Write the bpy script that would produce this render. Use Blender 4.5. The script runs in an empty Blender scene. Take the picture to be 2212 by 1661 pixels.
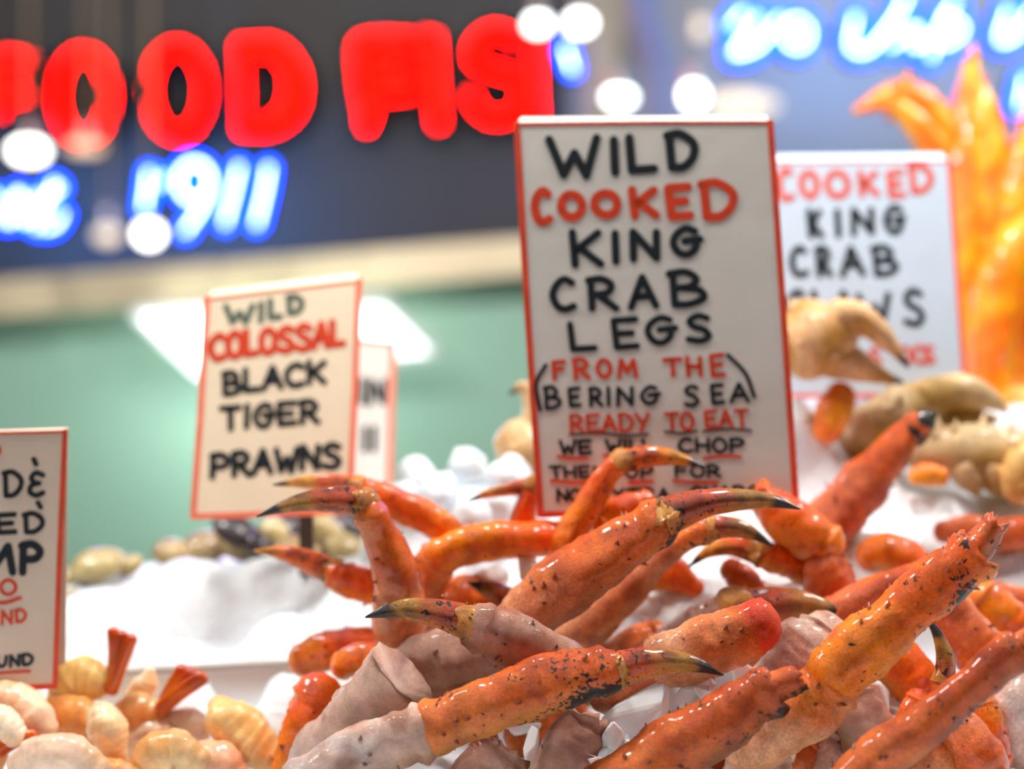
import bpy, bmesh, math, random
import numpy as np
from mathutils import Vector, noise, Matrix
random.seed(7)
scene = bpy.context.scene
COL = scene.collection
# ------------------------------------------------------------------ camera
F = 3790.0; ZC = 1.45; CX, CY = 1106.0, 830.5
cam_d = bpy.data.cameras.new('camera'); cam = bpy.data.objects.new('camera', cam_d); COL.objects.link(cam)
cam_d.sensor_width = 36; cam_d.lens = 36*F/2212
cam.location = (0, 0, ZC); cam.rotation_euler = (math.pi/2, 0, 0)
cam_d.dof.use_dof = True; cam_d.dof.focus_distance = 1.19; cam_d.dof.aperture_fstop = cam_d.lens/32.8
cam_d.clip_start = 0.02
scene.camera = cam
# ------------------------------------------------------------------ world, lights, exposure
w = bpy.data.worlds.new('world'); scene.world = w; w.use_nodes = True
w.node_tree.nodes['Background'].inputs[0].default_value = (0.95, 0.93, 0.97, 1)
w.node_tree.nodes['Background'].inputs[1].default_value = 0.035
def point(loc, power, col, rad):
    l = bpy.data.lights.new('bulb_or_wash_light', 'POINT'); l.energy = power; l.color = col; l.shadow_soft_size = rad
    o = bpy.data.objects.new('bulb_or_wash_light', l); COL.objects.link(o); o.location = loc
def area(loc, target, power, col, sx, sy):
    l = bpy.data.lights.new('area_light', 'AREA'); l.energy = power; l.color = col; l.shape = 'RECTANGLE'; l.size = sx; l.size_y = sy
    o = bpy.data.objects.new('area_light', l); COL.objects.link(o); o.location = loc
    o.rotation_euler = (Vector(target)-Vector(loc)).to_track_quat('-Z', 'Y').to_euler()
WARM = (1.0, 0.96, 0.92)
for x, y, z, p in [(-0.85, 1.30, ZC+0.78, 27), (-0.30, 1.31, ZC+0.80, 27), (0.25, 1.34, ZC+0.80, 24), (0.78, 1.36, ZC+0.78, 22), (-1.0, 1.62, ZC+0.80, 14), (0.9, 1.75, ZC+0.75, 18)]:
    point((x, y, z), p, WARM, 0.06)
area((-0.75, 0.6, ZC+0.9), (-0.25, 1.3, ZC-0.15), 0.95, (1.0, 0.93, 0.86), 0.7, 0.5)
area((0.7, 0.4, ZC+1.1), (0.2, 1.3, ZC-0.1), 0.3, (0.92, 0.95, 1.0), 0.6, 0.5)
area((-0.6, 3.0, 2.75), (-0.6, 4.2, 2.0), 5, (1, .95, .92), 2.2, .3)
area((1.2, 3.0, 2.75), (1.2, 4.2, 2.0), 5, (1, .97, .80), 1.4, .3)
vs = scene.view_settings
vs.view_transform = 'Standard'; vs.look = 'None'; vs.exposure = 0.0; vs.gamma = 1; vs.use_curve_mapping = False
scene.cycles.use_denoising = True
scene.cycles.max_bounces = 8

# ------------------------------------------------------------------ helpers
def P(px, py, d): return Vector(((px-CX)/F*d, d, ZC-(py-CY)/F*d))
def lin(c):
    c = (c[0], c[1], c[2])
    return tuple(((v/255)/12.92 if v/255 <= .04045 else ((v/255+.055)/1.055)**2.4) for v in c)
def mixc(a, b, t):
    t = max(0, min(1, t)); return tuple(a[i]*(1-t)+b[i]*t for i in range(3))
def sm(a, b, x):
    t = max(0, min(1, (x-a)/(b-a))); return t*t*(3-2*t)
def nz(p, s, o=0): return noise.noise(Vector((p[0]*s+o, p[1]*s-o*.7, p[2]*s+o*.3)))

def tagset(o, label=None, cat=None, group=None, kind=None):
    if label: o['label'] = label
    if cat: o['category'] = cat
    if group: o['group'] = group
    if kind: o['kind'] = kind
    return o
def empty(name, loc, label, cat, group=None):
    o = bpy.data.objects.new(name, None); COL.objects.link(o); o.location = loc; o.empty_display_size = .02
    return tagset(o, label, cat, group)
class MB:
    def __init__(s): s.v = []; s.f = []; s.c = []
    def add(s, vs, fs, cs=None):
        n = len(s.v); s.v += [tuple(v) for v in vs]; s.f += [tuple(i+n for i in f) for f in fs]
        s.c += cs if cs else [(1, 1, 1, 0)]*len(vs)
    def box(s, lo, hi, c=None):
        x0, y0, z0 = lo; x1, y1, z1 = hi
        v = [(x0,y0,z0),(x1,y0,z0),(x1,y1,z0),(x0,y1,z0),(x0,y0,z1),(x1,y0,z1),(x1,y1,z1),(x0,y1,z1)]
        s.add(v, [(0,3,2,1),(4,5,6,7),(0,1,5,4),(1,2,6,5),(2,3,7,6),(3,0,4,7)], [c]*8 if c else None)
    def prism(s, pts, nrm):           # polygon pts swept along nrm
        n = len(pts); v = [Vector(p) for p in pts]+[Vector(p)+Vector(nrm) for p in pts]
        s.add(v, [tuple(range(n-1, -1, -1)), tuple(range(n, 2*n))]+[(i, (i+1) % n, n+(i+1) % n, n+i) for i in range(n)])
    def build(s, name, mat, parent=None, origin=None, smooth=True):
        o0 = parent.location if parent is not None and origin is None else Vector(origin or (0, 0, 0))
        if parent is not None and parent.parent is not None and origin is None: o0 = parent.location+parent.parent.location
        me = bpy.data.meshes.new(name)
        me.from_pydata([(v[0]-o0[0], v[1]-o0[1], v[2]-o0[2]) for v in s.v], [], s.f)
        at = me.color_attributes.new('Col', 'FLOAT_COLOR', 'POINT')
        at.data.foreach_set('color', [x for c in s.c for x in c])
        bm = bmesh.new(); bm.from_mesh(me); bmesh.ops.recalc_face_normals(bm, faces=bm.faces); bm.to_mesh(me); bm.free()
        me.polygons.foreach_set('use_smooth', [smooth]*len(me.polygons))
        me.materials.append(mat); me.update()
        o = bpy.data.objects.new(name, me); COL.objects.link(o)
        if parent is not None: o.parent = parent
        else: o.location = o0
        return o
def catmull(pts, n):
    pts = [np.array(p, float) for p in pts]
    if len(pts) == 2: return [pts[0]*(1-i/n)+pts[1]*(i/n) for i in range(n+1)]
    seg = [np.linalg.norm(pts[i+1][:3]-pts[i][:3]) for i in range(len(pts)-1)]; L = sum(seg)
    q = [2*pts[0]-pts[1]]+pts+[2*pts[-1]-pts[-2]]
    out = []
    for k in range(n+1):
        s = L*k/n; i = 0
        while i < len(seg)-1 and s > seg[i]: s -= seg[i]; i += 1
        t = min(1, s/seg[i]); a, b, c, d = q[i], q[i+1], q[i+2], q[i+3]
        out.append(.5*((2*b)+(c-a)*t+(2*a-5*b+4*c-d)*t*t+(3*b-a-3*c+d)*t**3))
    return out
def frames(C):
    T = []
    for i in range(len(C)):
        a = C[max(0, i-1)]; b = C[min(len(C)-1, i+1)]; T.append((b-a).normalized())
    up = Vector((0, 0, 1)) if abs(T[0].z) < .9 else Vector((0, -1, 0))
    N = (up-T[0]*up.dot(T[0])).normalized(); out = []
    for t in T:
        N = (N-t*N.dot(t)).normalized(); out.append((t, N, t.cross(N)))
    return out
def sweep(mb, pts, n=30, ring=20, rfun=None, colf=None, dispf=None, flat=1.0, capa=True, capb=True, jag=0.0, seed=0):
    """pts: (x,y,z,r). a closed organic tube"""
    cr = catmull(pts, n); C = [Vector(c[:3]) for c in cr]; R = [max(.0003, c[3]) for c in cr]; fr = frames(C)
    rows = []
    def rows_add(c, r, t, f): rows.append((c, r, t, f))
    if capa:
        for k in (3, 2, 1):
            a = k/3.2*math.pi/2; rows_add(C[0]-fr[0][0]*R[0]*.75*math.sin(a), R[0]*math.cos(a), 0, fr[0])
    for i in range(n+1): rows_add(C[i], R[i]*(rfun(i/n) if rfun else 1), i/n, fr[i])
    if capb:
        for k in (1, 2, 3):
            a = k/3.2*math.pi/2; rows_add(C[n]+fr[n][0]*R[n]*.75*math.sin(a), R[n]*math.cos(a), 1, fr[n])
    V = []; K = []; rnd = random.Random(seed)
    jo = [rnd.uniform(-1, 1) for _ in range(ring)]
    for (c, r, t, (T, N, B)) in rows:
        for j in range(ring):
            a = 2*math.pi*j/ring; d = N*math.cos(a)+B*math.sin(a)*flat; p = c+d*r
            if dispf: p = p+d*dispf(p, t, a)*r
            if jag and t > .9 and not capb: p = p+T*jo[j]*jag*r*(t-.9)*10
            V.append(p); K.append((colf(p, t, a, d) if colf else (1, 1, 1, 0)))
    Fs = [(i*ring+j, i*ring+(j+1) % ring, (i+1)*ring+(j+1) % ring, (i+1)*ring+j) for i in range(len(rows)-1) for j in range(ring)]
    m = len(rows)
    V.append(rows[0][0]); K.append(K[0]); V.append(rows[-1][0]-(rows[-1][3][0]*R[n]*.3 if not capb else Vector((0,0,0)))); K.append(K[-1])
    Fs += [(len(V)-2, (j+1) % ring, j) for j in range(ring)]+[(len(V)-1, (m-1)*ring+j, (m-1)*ring+(j+1) % ring) for j in range(ring)]
    mb.add(V, Fs, K)
    return C, R, fr
def px3(pts, z0=None):
    """(px,py,d,rpx) -> (x,y,z,r)"""
    return [(*P(a, b, d), r/F*d) for a, b, d, r in pts]

# ------------------------------------------------------------------ materials
def new_mat(name):
    m = bpy.data.materials.new(name); m.use_nodes = True; nt = m.node_tree
    return m, nt, nt.nodes['Principled BSDF']
def nd(nt, t, **kw):
    n = nt.nodes.new(t)
    for k, v in kw.items(): setattr(n, k, v)
    return n
def plain(name, col, rough=.5, var=.12, scale=30, bump=0.0, bscale=200, metal=0, coat=0, sss=0, spec=.5):
    m, nt, b = new_mat(name)
    tc = nd(nt, 'ShaderNodeTexCoord'); n = nd(nt, 'ShaderNodeTexNoise'); n.inputs['Scale'].default_value = scale; n.inputs['Detail'].default_value = 4
    nt.links.new(tc.outputs['Object'], n.inputs['Vector'])
    r = nd(nt, 'ShaderNodeValToRGB'); r.color_ramp.elements[0].position = .3; r.color_ramp.elements[1].position = .7
    r.color_ramp.elements[0].color = (*[c*(1-var) for c in col], 1); r.color_ramp.elements[1].color = (*[min(1, c*(1+var)) for c in col], 1)
    nt.links.new(n.outputs['Fac'], r.inputs['Fac']); nt.links.new(r.outputs['Color'], b.inputs['Base Color'])
    b.inputs['Roughness'].default_value = rough; b.inputs['Metallic'].default_value = metal; b.inputs['Coat Weight'].default_value = coat
    b.inputs['Specular IOR Level'].default_value = spec
    if sss: b.inputs['Subsurface Weight'].default_value = sss; b.inputs['Subsurface Scale'].default_value = .01; b.inputs['Subsurface Radius'].default_value = (1, .5, .3)
    if bump:
        n2 = nd(nt, 'ShaderNodeTexNoise'); n2.inputs['Scale'].default_value = bscale; n2.inputs['Detail'].default_value = 5
        nt.links.new(tc.outputs['Object'], n2.inputs['Vector'])
        bp = nd(nt, 'ShaderNodeBump'); bp.inputs['Strength'].default_value = bump; bp.inputs['Distance'].default_value = .002
        nt.links.new(n2.outputs['Fac'], bp.inputs['Height']); nt.links.new(bp.outputs['Normal'], b.inputs['Normal'])
    return m
def emit(name, col, strength):
    m, nt, b = new_mat(name); b.inputs['Base Color'].default_value = (*[min(1, c) for c in col], 1)
    b.inputs['Specular IOR Level'].default_value = 0; b.inputs['Emission Color'].default_value = (*col, 1); b.inputs['Emission Strength'].default_value = strength
    return m
def shell_mat(name, rough=.36, coat=.25, bump=.75, bscale=520, sss=.05, speck=True, spscale=260, thr=.60, grain=.28):
    m, nt, b = new_mat(name)
    tc = nd(nt, 'ShaderNodeTexCoord'); at = nd(nt, 'ShaderNodeAttribute', attribute_name='Col')
    n1 = nd(nt, 'ShaderNodeTexNoise'); n1.inputs['Scale'].default_value = 70; n1.inputs['Detail'].default_value = 6; n1.inputs['Roughness'].default_value = .65
    nt.links.new(tc.outputs['Object'], n1.inputs['Vector'])
    mr = nd(nt, 'ShaderNodeMapRange'); mr.inputs['From Min'].default_value = .3; mr.inputs['From Max'].default_value = .7
    mr.inputs['To Min'].default_value = .72; mr.inputs['To Max'].default_value = 1.2
    nt.links.new(n1.outputs['Fac'], mr.inputs['Value'])
    mul = nd(nt, 'ShaderNodeVectorMath', operation='SCALE')
    nt.links.new(at.outputs['Color'], mul.inputs[0]); nt.links.new(mr.outputs['Result'], mul.inputs['Scale'])
    n4 = nd(nt, 'ShaderNodeTexNoise'); n4.inputs['Scale'].default_value = 480; n4.inputs['Detail'].default_value = 4; n4.inputs['Roughness'].default_value = .7
    nt.links.new(tc.outputs['Object'], n4.inputs['Vector'])
    mr2 = nd(nt, 'ShaderNodeMapRange'); mr2.inputs['From Min'].default_value = .32; mr2.inputs['From Max'].default_value = .68
    mr2.inputs['To Min'].default_value = 1-grain if speck else .93; mr2.inputs['To Max'].default_value = 1+grain*.7 if speck else 1.06
    nt.links.new(n4.outputs['Fac'], mr2.inputs['Value'])
    mul2 = nd(nt, 'ShaderNodeVectorMath', operation='SCALE'); nt.links.new(mul.outputs['Vector'], mul2.inputs[0]); nt.links.new(mr2.outputs['Result'], mul2.inputs['Scale'])
    col = mul2.outputs['Vector']
    if speck:
        n2 = nd(nt, 'ShaderNodeTexNoise'); n2.inputs['Scale'].default_value = spscale; n2.inputs['Detail'].default_value = 2; n2.inputs['Distortion'].default_value = .6
        nt.links.new(tc.outputs['Object'], n2.inputs['Vector'])
        th = nd(nt, 'ShaderNodeMath', operation='MULTIPLY_ADD'); th.inputs[1].default_value = -.24; th.inputs[2].default_value = thr+.16
        nt.links.new(at.outputs['Alpha'], th.inputs[0])
        df = nd(nt, 'ShaderNodeMath', operation='SUBTRACT'); nt.links.new(n2.outputs['Fac'], df.inputs[0]); nt.links.new(th.outputs[0], df.inputs[1])
        mm = nd(nt, 'ShaderNodeMath', operation='MULTIPLY', use_clamp=True); mm.inputs[1].default_value = 25; nt.links.new(df.outputs[0], mm.inputs[0])
        mx = nd(nt, 'ShaderNodeMix', data_type='RGBA'); nt.links.new(mm.outputs[0], mx.inputs[0]); nt.links.new(col, mx.inputs[6])
        mx.inputs[7].default_value = (.012, .006, .003, 1); col = mx.outputs[2]
    nt.links.new(col, b.inputs['Base Color'])
    b.inputs['Roughness'].default_value = rough; b.inputs['Coat Weight'].default_value = coat; b.inputs['Coat Roughness'].default_value = .10; b.inputs['Specular IOR Level'].default_value = .3
    b.inputs['Subsurface Weight'].default_value = sss; b.inputs['Subsurface Scale'].default_value = .008; b.inputs['Subsurface Radius'].default_value = (1, .5, .25)
    n3 = nd(nt, 'ShaderNodeTexNoise'); n3.inputs['Scale'].default_value = bscale; n3.inputs['Detail'].default_value = 6; n3.inputs['Roughness'].default_value = .72
    nt.links.new(tc.outputs['Object'], n3.inputs['Vector'])
    bp = nd(nt, 'ShaderNodeBump'); bp.inputs['Strength'].default_value = bump; bp.inputs['Distance'].default_value = .0012
    nt.links.new(n3.outputs['Fac'], bp.inputs['Height']); nt.links.new(bp.outputs['Normal'], b.inputs['Normal'])
    return m
SHELL = shell_mat('crab_shell'); FROST = shell_mat('frosted_shell', rough=.5, coat=.12, bump=1.0, bscale=800, sss=.12, thr=.66, grain=.11)
WET = shell_mat('wet_shell', rough=.24, coat=.5, bump=.7, bscale=300, thr=.64)
CLAW = shell_mat('claw_tip_shell', rough=.26, coat=.45, bump=.8, thr=.58)
MEAT = shell_mat('crab_meat', rough=.35, coat=.3, bump=.5, bscale=300, sss=.4, speck=False)
SHRIMP = shell_mat('shrimp_flesh', rough=.3, coat=.4, bump=.25, bscale=200, sss=.5, speck=False)
TAIL = shell_mat('shrimp_tail_shell', rough=.2, coat=.6, bump=.2, sss=.1, speck=False)
VALVE = shell_mat('clam_shell', rough=.25, coat=.5, bump=.3, speck=False, sss=0)
ICE = plain('crushed_ice', (.86, .93, 1.0), rough=.4, var=.02, scale=60, bump=1.0, bscale=160, sss=.15)
def ice_chunk_mat():
    m, nt, b = new_mat('clear_ice'); b.inputs['Base Color'].default_value = (.95, .97, 1, 1)
    b.inputs['Roughness'].default_value = .12; b.inputs['Subsurface Weight'].default_value = .5; b.inputs['Subsurface Scale'].default_value = .012
    b.inputs['Transmission Weight'].default_value = .0; b.inputs['IOR'].default_value = 1.31; b.inputs['Coat Weight'].default_value = .4
    tc = nd(nt, 'ShaderNodeTexCoord'); n = nd(nt, 'ShaderNodeTexNoise'); n.inputs['Scale'].default_value = 110; n.inputs['Detail'].default_value = 5
    nt.links.new(tc.outputs['Object'], n.inputs['Vector']); bp = nd(nt, 'ShaderNodeBump'); bp.inputs['Strength'].default_value = .5; bp.inputs['Distance'].default_value = .002
    nt.links.new(n.outputs['Fac'], bp.inputs['Height']); nt.links.new(bp.outputs['Normal'], b.inputs['Normal'])
    return m
CICE = ice_chunk_mat()
TRAY = plain('white_plastic', lin((238, 240, 240)), rough=.4, var=.03)
INKB = plain('black_marker_ink', (.010, .016, .020), rough=.45, var=.3, scale=200)
INKG = plain('faded_green_black_ink', (.10, .14, .10), rough=.5, var=.3, scale=200)
INKR = plain('red_marker_ink', (.70, .055, .014), rough=.45, var=.15, scale=200)
INKP = plain('pink_red_marker_ink', (.70, .10, .07), rough=.45, var=.15, scale=200)
STEEL = plain('steel', (.5, .5, .5), rough=.3, metal=1, var=.1)

# ------------------------------------------------------------------ setting
wallm = plain('dark_wall', (.062, .058, .058), rough=.6, var=.15, scale=2)
wallr = plain('grey_wall', (.42, .43, .42), rough=.6, var=.1, scale=2)
YW = 4.2
def pw(px, d): return (px-CX)/F*d
def pz(py, d): return ZC-(py-CY)/F*d
m = MB(); m.box((-3, YW, 0), (pw(1235, YW), YW+.1, 3.2)); tagset(m.build('wall_back', wallm, smooth=False), kind='structure')
m = MB(); m.box((pw(1235, YW), YW, 0), (3, YW+.1, 3.2)); tagset(m.build('wall_right', wallr, smooth=False), kind='structure')
m = MB(); m.box((-3, .2, -.1), (3, YW, 0)); tagset(m.build('floor', plain('concrete_floor', (.25, .24, .23)), smooth=False), kind='structure')
m = MB(); m.box((-3, 2.4, 2.9), (3, YW+.1, 3.0)); tagset(m.build('ceiling', plain('dark_ceiling', (.08, .08, .085)), smooth=False), kind='structure')

# service counter behind: pale green back panel with beige fascia
YK = 3.0
rt = empty('service_counter', (0, YK, 0), 'pale green counter front under a beige ledge, below the red and blue neon', 'counter')
x0, x1 = -1.6, 1.6
def ztop(x): return pz(525-(x/YK*F)*.08, YK)          # the ledge runs slightly uphill to the right
m = MB()
for k in range(1):
    a = [(x0, YK, .0), (x1, YK, .0), (x1, YK, ztop(x1)-.06), (x0, YK, ztop(x0)-.06)]; m.prism(a, (0, .12, 0))
m.build('back_panel', plain('pale_green_panel', (.27, .46, .36), rough=.35, var=.06, scale=3), rt, smooth=False)
m = MB(); m.prism([(x0, YK-.1, ztop(x0)-.06), (x1, YK-.1, ztop(x1)-.06), (x1, YK-.1, ztop(x1)), (x0, YK-.1, ztop(x0))], (0, .24, 0))
m.build('ledge', plain('beige_ledge', (.80, .66, .44), rough=.4, var=.08, scale=3), rt, smooth=False)
# fluorescent panel fixed under the ledge
rt = empty('fluorescent_light', P(600, 700, 2.9), 'wide glowing white light panel behind the colossal prawns sign', 'light')
A, B, Cc, D = P(290, 668, 2.82), P(830, 645, 2.82), P(940, 755, 2.88), P(440, 800, 2.88)
n = (B-A).cross(D-A).normalized()*-.012
m = MB(); m.prism([A, B, Cc, D], n); m.build('diffuser', emit('white_diffuser', (.93, 1.0, .96), 2.6), rt, smooth=False)
m = MB()
for a, b in ((A, B), (B, Cc), (Cc, D), (D, A)):
    u = (b-a).normalized(); s = u.cross(n.normalized())*.005
    m.prism([a-s, b-s, b+s, a+s], n*1.3)
m.build('frame', TRAY, rt, smooth=False)
point(P(500, 830, 2.78), 4.2, (.93, 1, .96), .08)  # added wash light below the fixture, brightening the green panel
a = P(600, 600, 2.885); m = MB(); m.box((a.x-.01, a.y, pz(700, 2.885)), (a.x+.01, a.y+.03, pz(640, 2.885))); m.build('bracket', STEEL, rt, smooth=False)

# ------------------------------------------------------------------ neon
def ribbon(mb, pts, hw, y, th):      # flat channel with round ends, in the wall plane; pts px
    for i, (a, b) in enumerate(zip(pts[:-1], pts[1:])):
        ax, az = pw(a[0], y), pz(a[1], y); bx, bz = pw(b[0], y), pz(b[1], y); h = hw/F*y
        ang = math.atan2(bz-az, bx-ax); poly = []
        for k in range(7): t = ang+math.pi/2+math.pi*k/6; poly.append((ax+h*math.cos(t), y, az+h*math.sin(t)))
        for k in range(7): t = ang-math.pi/2+math.pi*k/6; poly.append((bx+h*math.cos(t), y, bz+h*math.sin(t)))
        mb.prism(poly, (0, th, 0))
def neon(mb, pts, r, y):
    q = [(pw(a, y), y, pz(b, y), r/F*y) for a, b in pts]
    n = max(4, 6*len(pts)); sweep(mb, q, n=n, ring=8)
def arc(cx, cy, rx, ry, a0, a1, n=14):
    return [(cx+rx*math.cos(math.radians(a0+(a1-a0)*i/n)), cy-ry*math.sin(math.radians(a0+(a1-a0)*i/n))) for i in range(n+1)]
def curve(pts, n=18): return [tuple(c[:2]) for c in catmull([(a, b, 0) for a, b in pts], n)]
REDB = emit('red_neon_channel', (1, 0.0, 0.0), 75); REDT = emit('red_neon_tube', (1, .006, .002), 14)
BLOCKER = plain('spill_blocker_black', (.008, .008, .008), rough=.8, spec=.1)  # black backing added behind the letters to block spill and wall glow
BLUB = emit('blue_halo_plate', (0, .07, 1), 7); BLUT = emit('blue_white_neon_tube', (.62, .74, 1), 10)  # wide blue plate added behind the tubes to imitate their halo
YN = 4.08
red_letters = {
 'F': [[(2, 240), (0, 128), (62, 126)], [(0, 214), (60, 206)], [(2, 170), (40, 168)]],
 'O': [arc(180, 207, 56, 92, 90, 450, 24)],
 'O2': [arc(383, 196, 60, 94, 90, 450, 24)],
 'D': [[(524, 278), (520, 98)], curve([(520, 98), (600, 100), (645, 160), (640, 235), (590, 276), (524, 278)]), curve([(545, 110), (595, 112), (626, 165), (618, 235), (580, 268)])],
 'F2': [[(792, 270), (776, 180), (778, 90), (880, 84), (882, 106), (808, 112), (806, 150), (870, 146)], [(806, 172), (884, 172), (884, 200), (812, 206), (792, 270)]],
 'I': [[(920, 78), (945, 266)], [(938, 80), (950, 264)]],
 'S': [curve([(1108, 82), (1070, 66), (1030, 90), (1024, 130), (1070, 152), (1112, 165), (1128, 205), (1108, 245), (1065, 254), (1030, 232), (1020, 205)], 30)],
 'H': [[(1150, 64), (1160, 250)]],
 'stroke': [[(1322, 56), (1332, 112)]],
}
rt = empty('neon_sign', (pw(600, YN), YN, pz(180, YN)), 'large red neon lettering reading FOOD FISH on the dark wall', 'neon sign')
for k, strokes in red_letters.items():
    m = MB(); t = MB()
    h = MB()
    for s in strokes: ribbon(m, s, 3.5, YN, .002); ribbon(h, s, 23, YN+.003, .117); neon(t, s, 2.6, YN-.008)
    L = h.build('letter', BLOCKER, rt, smooth=False); m.build('glowing_face', REDB, L, smooth=False); t.build('neon_tube', REDT, L)
YB = 3.1
def blue(label, strokes, loc, grp='blue script neon signs', YN=2.6, wide=19):
    if loc[0] > 1300: wide = 27
    rt = empty('neon_sign', (pw(loc[0], YN), YN, pz(loc[1], YN)), label, 'neon sign', grp)
    l = bpy.data.lights.new('blue_wall_wash', 'POINT'); l.energy = (2.6 if loc[0] < 1000 else 1.5)*len(strokes)**.5; l.color = (.01, .27, 1); l.shadow_soft_size = .1
    lo = bpy.data.objects.new('blue_wall_wash', l); COL.objects.link(lo); lo.location = (pw(loc[0], 3.9), 3.9, pz(loc[1], 3.9))  # added blue wash for the wall, set well behind the sign
    h = MB(); top = min(min(q[1] for q in s) for s in strokes); hx = pw(loc[0], YN+.05)
    q = [q for s in strokes for q in s]; x0 = min(a for a, b in q); x1 = max(a for a, b in q)
    h.box((pw(x0, YN), YN+.03, pz(loc[1], YN)-.004), (pw(x1, YN), YN+.036, pz(loc[1], YN)+.004)); h.box((hx-.0007, YN+.03, pz(loc[1], YN)), (hx+.0007, YN+.0314, 2.9)); h.build('hanger', BLOCKER, rt, smooth=False)
    for s in strokes:
        s = curve(s, 14) if len(s) > 2 else s
        m = MB(); t = MB(); h2 = MB(); ribbon(m, s, wide, YN, .001); ribbon(h2, s, wide+2, YN+.0015, .03); neon(t, s, 3.2, YN-.006)
        L = h2.build('letter', BLOCKER, rt, smooth=False); m.build('glowing_face', BLUB, L, smooth=False); t.build('neon_tube', BLUT, L)
blue('blue neon numerals reading 1911 under the red letters', [[(322, 372), (312, 450)], [(352, 382), (345, 400)],
     arc(420, 392, 34, 40, 20, 380, 16), [(456, 385), (440, 440), (400, 500)], [(516, 360), (505, 410), (486, 482)], [(580, 362), (572, 410), (554, 484)]], (440, 430))
blue('blue neon script word cut off by the left edge, under the red letters', [[(-10, 420), (20, 480), (40, 415), (55, 480), (85, 420)], [(118, 395), (98, 440), (80, 492)], [(85, 440), (130, 405)], [(134, 462), (120, 485), (98, 492)]], (60, 440))
blue('blue neon script reading We ship at the top, above the orange crab', [[(1605, 25), (1580, 55)], [(1636, 36), (1610, 80), (1587, 115), (1640, 98), (1684, 38)], arc(1722, 72, 26, 30, 60, 400, 12),
     [(1848, 36), (1838, 100), (1876, 107), (1930, 45), (1960, -10)], [(1925, 100), (1980, 60), (1975, 100), (2010, 80)], [(2062, 5), (2030, 60), (2012, 122)], [(2040, 30), (2080, 60), (2050, 92), (2020, 85)]], (1820, 70))
blue('blue neon script stroke cut off by the top right corner', [[(2178, 22), (2160, 85), (2195, 75), (2230, 20)], [(2216, 170), (2205, 230)]], (2200, 60))
blue('short blue neon stroke just right of the red H stem', [[(1222, 105), (1236, 150)]], (1230, 130))

# ------------------------------------------------------------------ lamps in the background
BULB = emit('hot_bulb', (1, .97, .88), 9); BULBC = emit('cool_bulb', (.93, 1, .97), 9); DIM = emit('dim_globe', (1, .84, .62), 1.2); ORG = emit('dim_amber_globe', (1, .70, .40), 1.3)
CORD = plain('lamp_cord', (.30, .25, .14), rough=.5)
def lamp(label, px, py, d, rx, ry, mat):
    c = P(px, py, d); rt = empty('hanging_lamp', c, label, 'lamp', 'glowing lamps behind the stall')
    m = MB(); r = rx/F*d; h = ry/F*d; V = []; nr, ns = 10, 16
    sweep(m, [(c.x, c.y, c.z-h*math.cos(math.pi*i/12), max(.001, r*math.sin(math.pi*i/12))) for i in range(13)], n=18, ring=16, capa=False, capb=False)
    m.build('bulb', mat, rt)
    m = MB(); sweep(m, [(c.x, c.y, c.z+h*.9, .014), (c.x, c.y, c.z+h+.035, .013)], n=3, ring=12); m.build('socket', STEEL, rt)
    m = MB(); sweep(m, [(c.x, c.y, c.z+h+.03, .004), (c.x, c.y, 2.9, .004)], n=6, ring=8); m.build('cord', CORD, rt)
lamp('bright white lamp cut by the left edge, under the first red letters', 62, 326, 3.5, 36, 20, BULB)
lamp('dim amber lamp just right of the bright lamp under the first red letters', 185, 318, 3.6, 36, 12, ORG)
lamp('white lamp glowing over the foot of the blue 1911 numerals', 322, 505, 3.3, 24, 22, BULB)
lamp('dim beige lamp left of the lamp over the blue 1911 numerals', 232, 508, 3.5, 26, 18, DIM)
lamp('left of the pair of white lamps beside the red letter S', 1162, 52, 3.3, 22, 16, BULBC)
lamp('right of the pair of white lamps beside the red letter S', 1252, 50, 3.3, 26, 18, BULBC)
lamp('white lamp just above the crab legs sign, below a pair of lamps', 1338, 210, 3.4, 28, 14, BULBC)
lamp('cream lamp above the top right corner of the king crab legs sign', 1498, 205, 3.4, 20, 24, BULB)
lamp('wide dim cream lamp behind the top right corner of the king crab legs sign', 1600, 228, 3.8, 80, 22, DIM)
lamp('dim beige lamp left of the blue We script', 1512, 60, 3.6, 18, 20, DIM)
m = MB(); m.box((pw(1275, 3.9), 3.88, 0), (pw(1345, 3.9), 3.94, 2.9))
tagset(m.build('post', plain('cream_post', (.42, .38, .28), rough=.5), smooth=False), 'cream post behind the pair of white lamps near the red letters', 'post')
m = MB(); sweep(m, px3([(1350, -400, 3.7, 24), (1395, 20, 3.7, 22), (1430, 140, 3.7, 18), (1436, 260, 3.7, 16), (1430, 900, 3.7, 16)]), n=20, ring=10)
tagset(m.build('hose', plain('blue_hose', (.16, .26, .62), rough=.5)), 'pale blue hose hanging right of the white lamps above the sign', 'hose')

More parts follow.
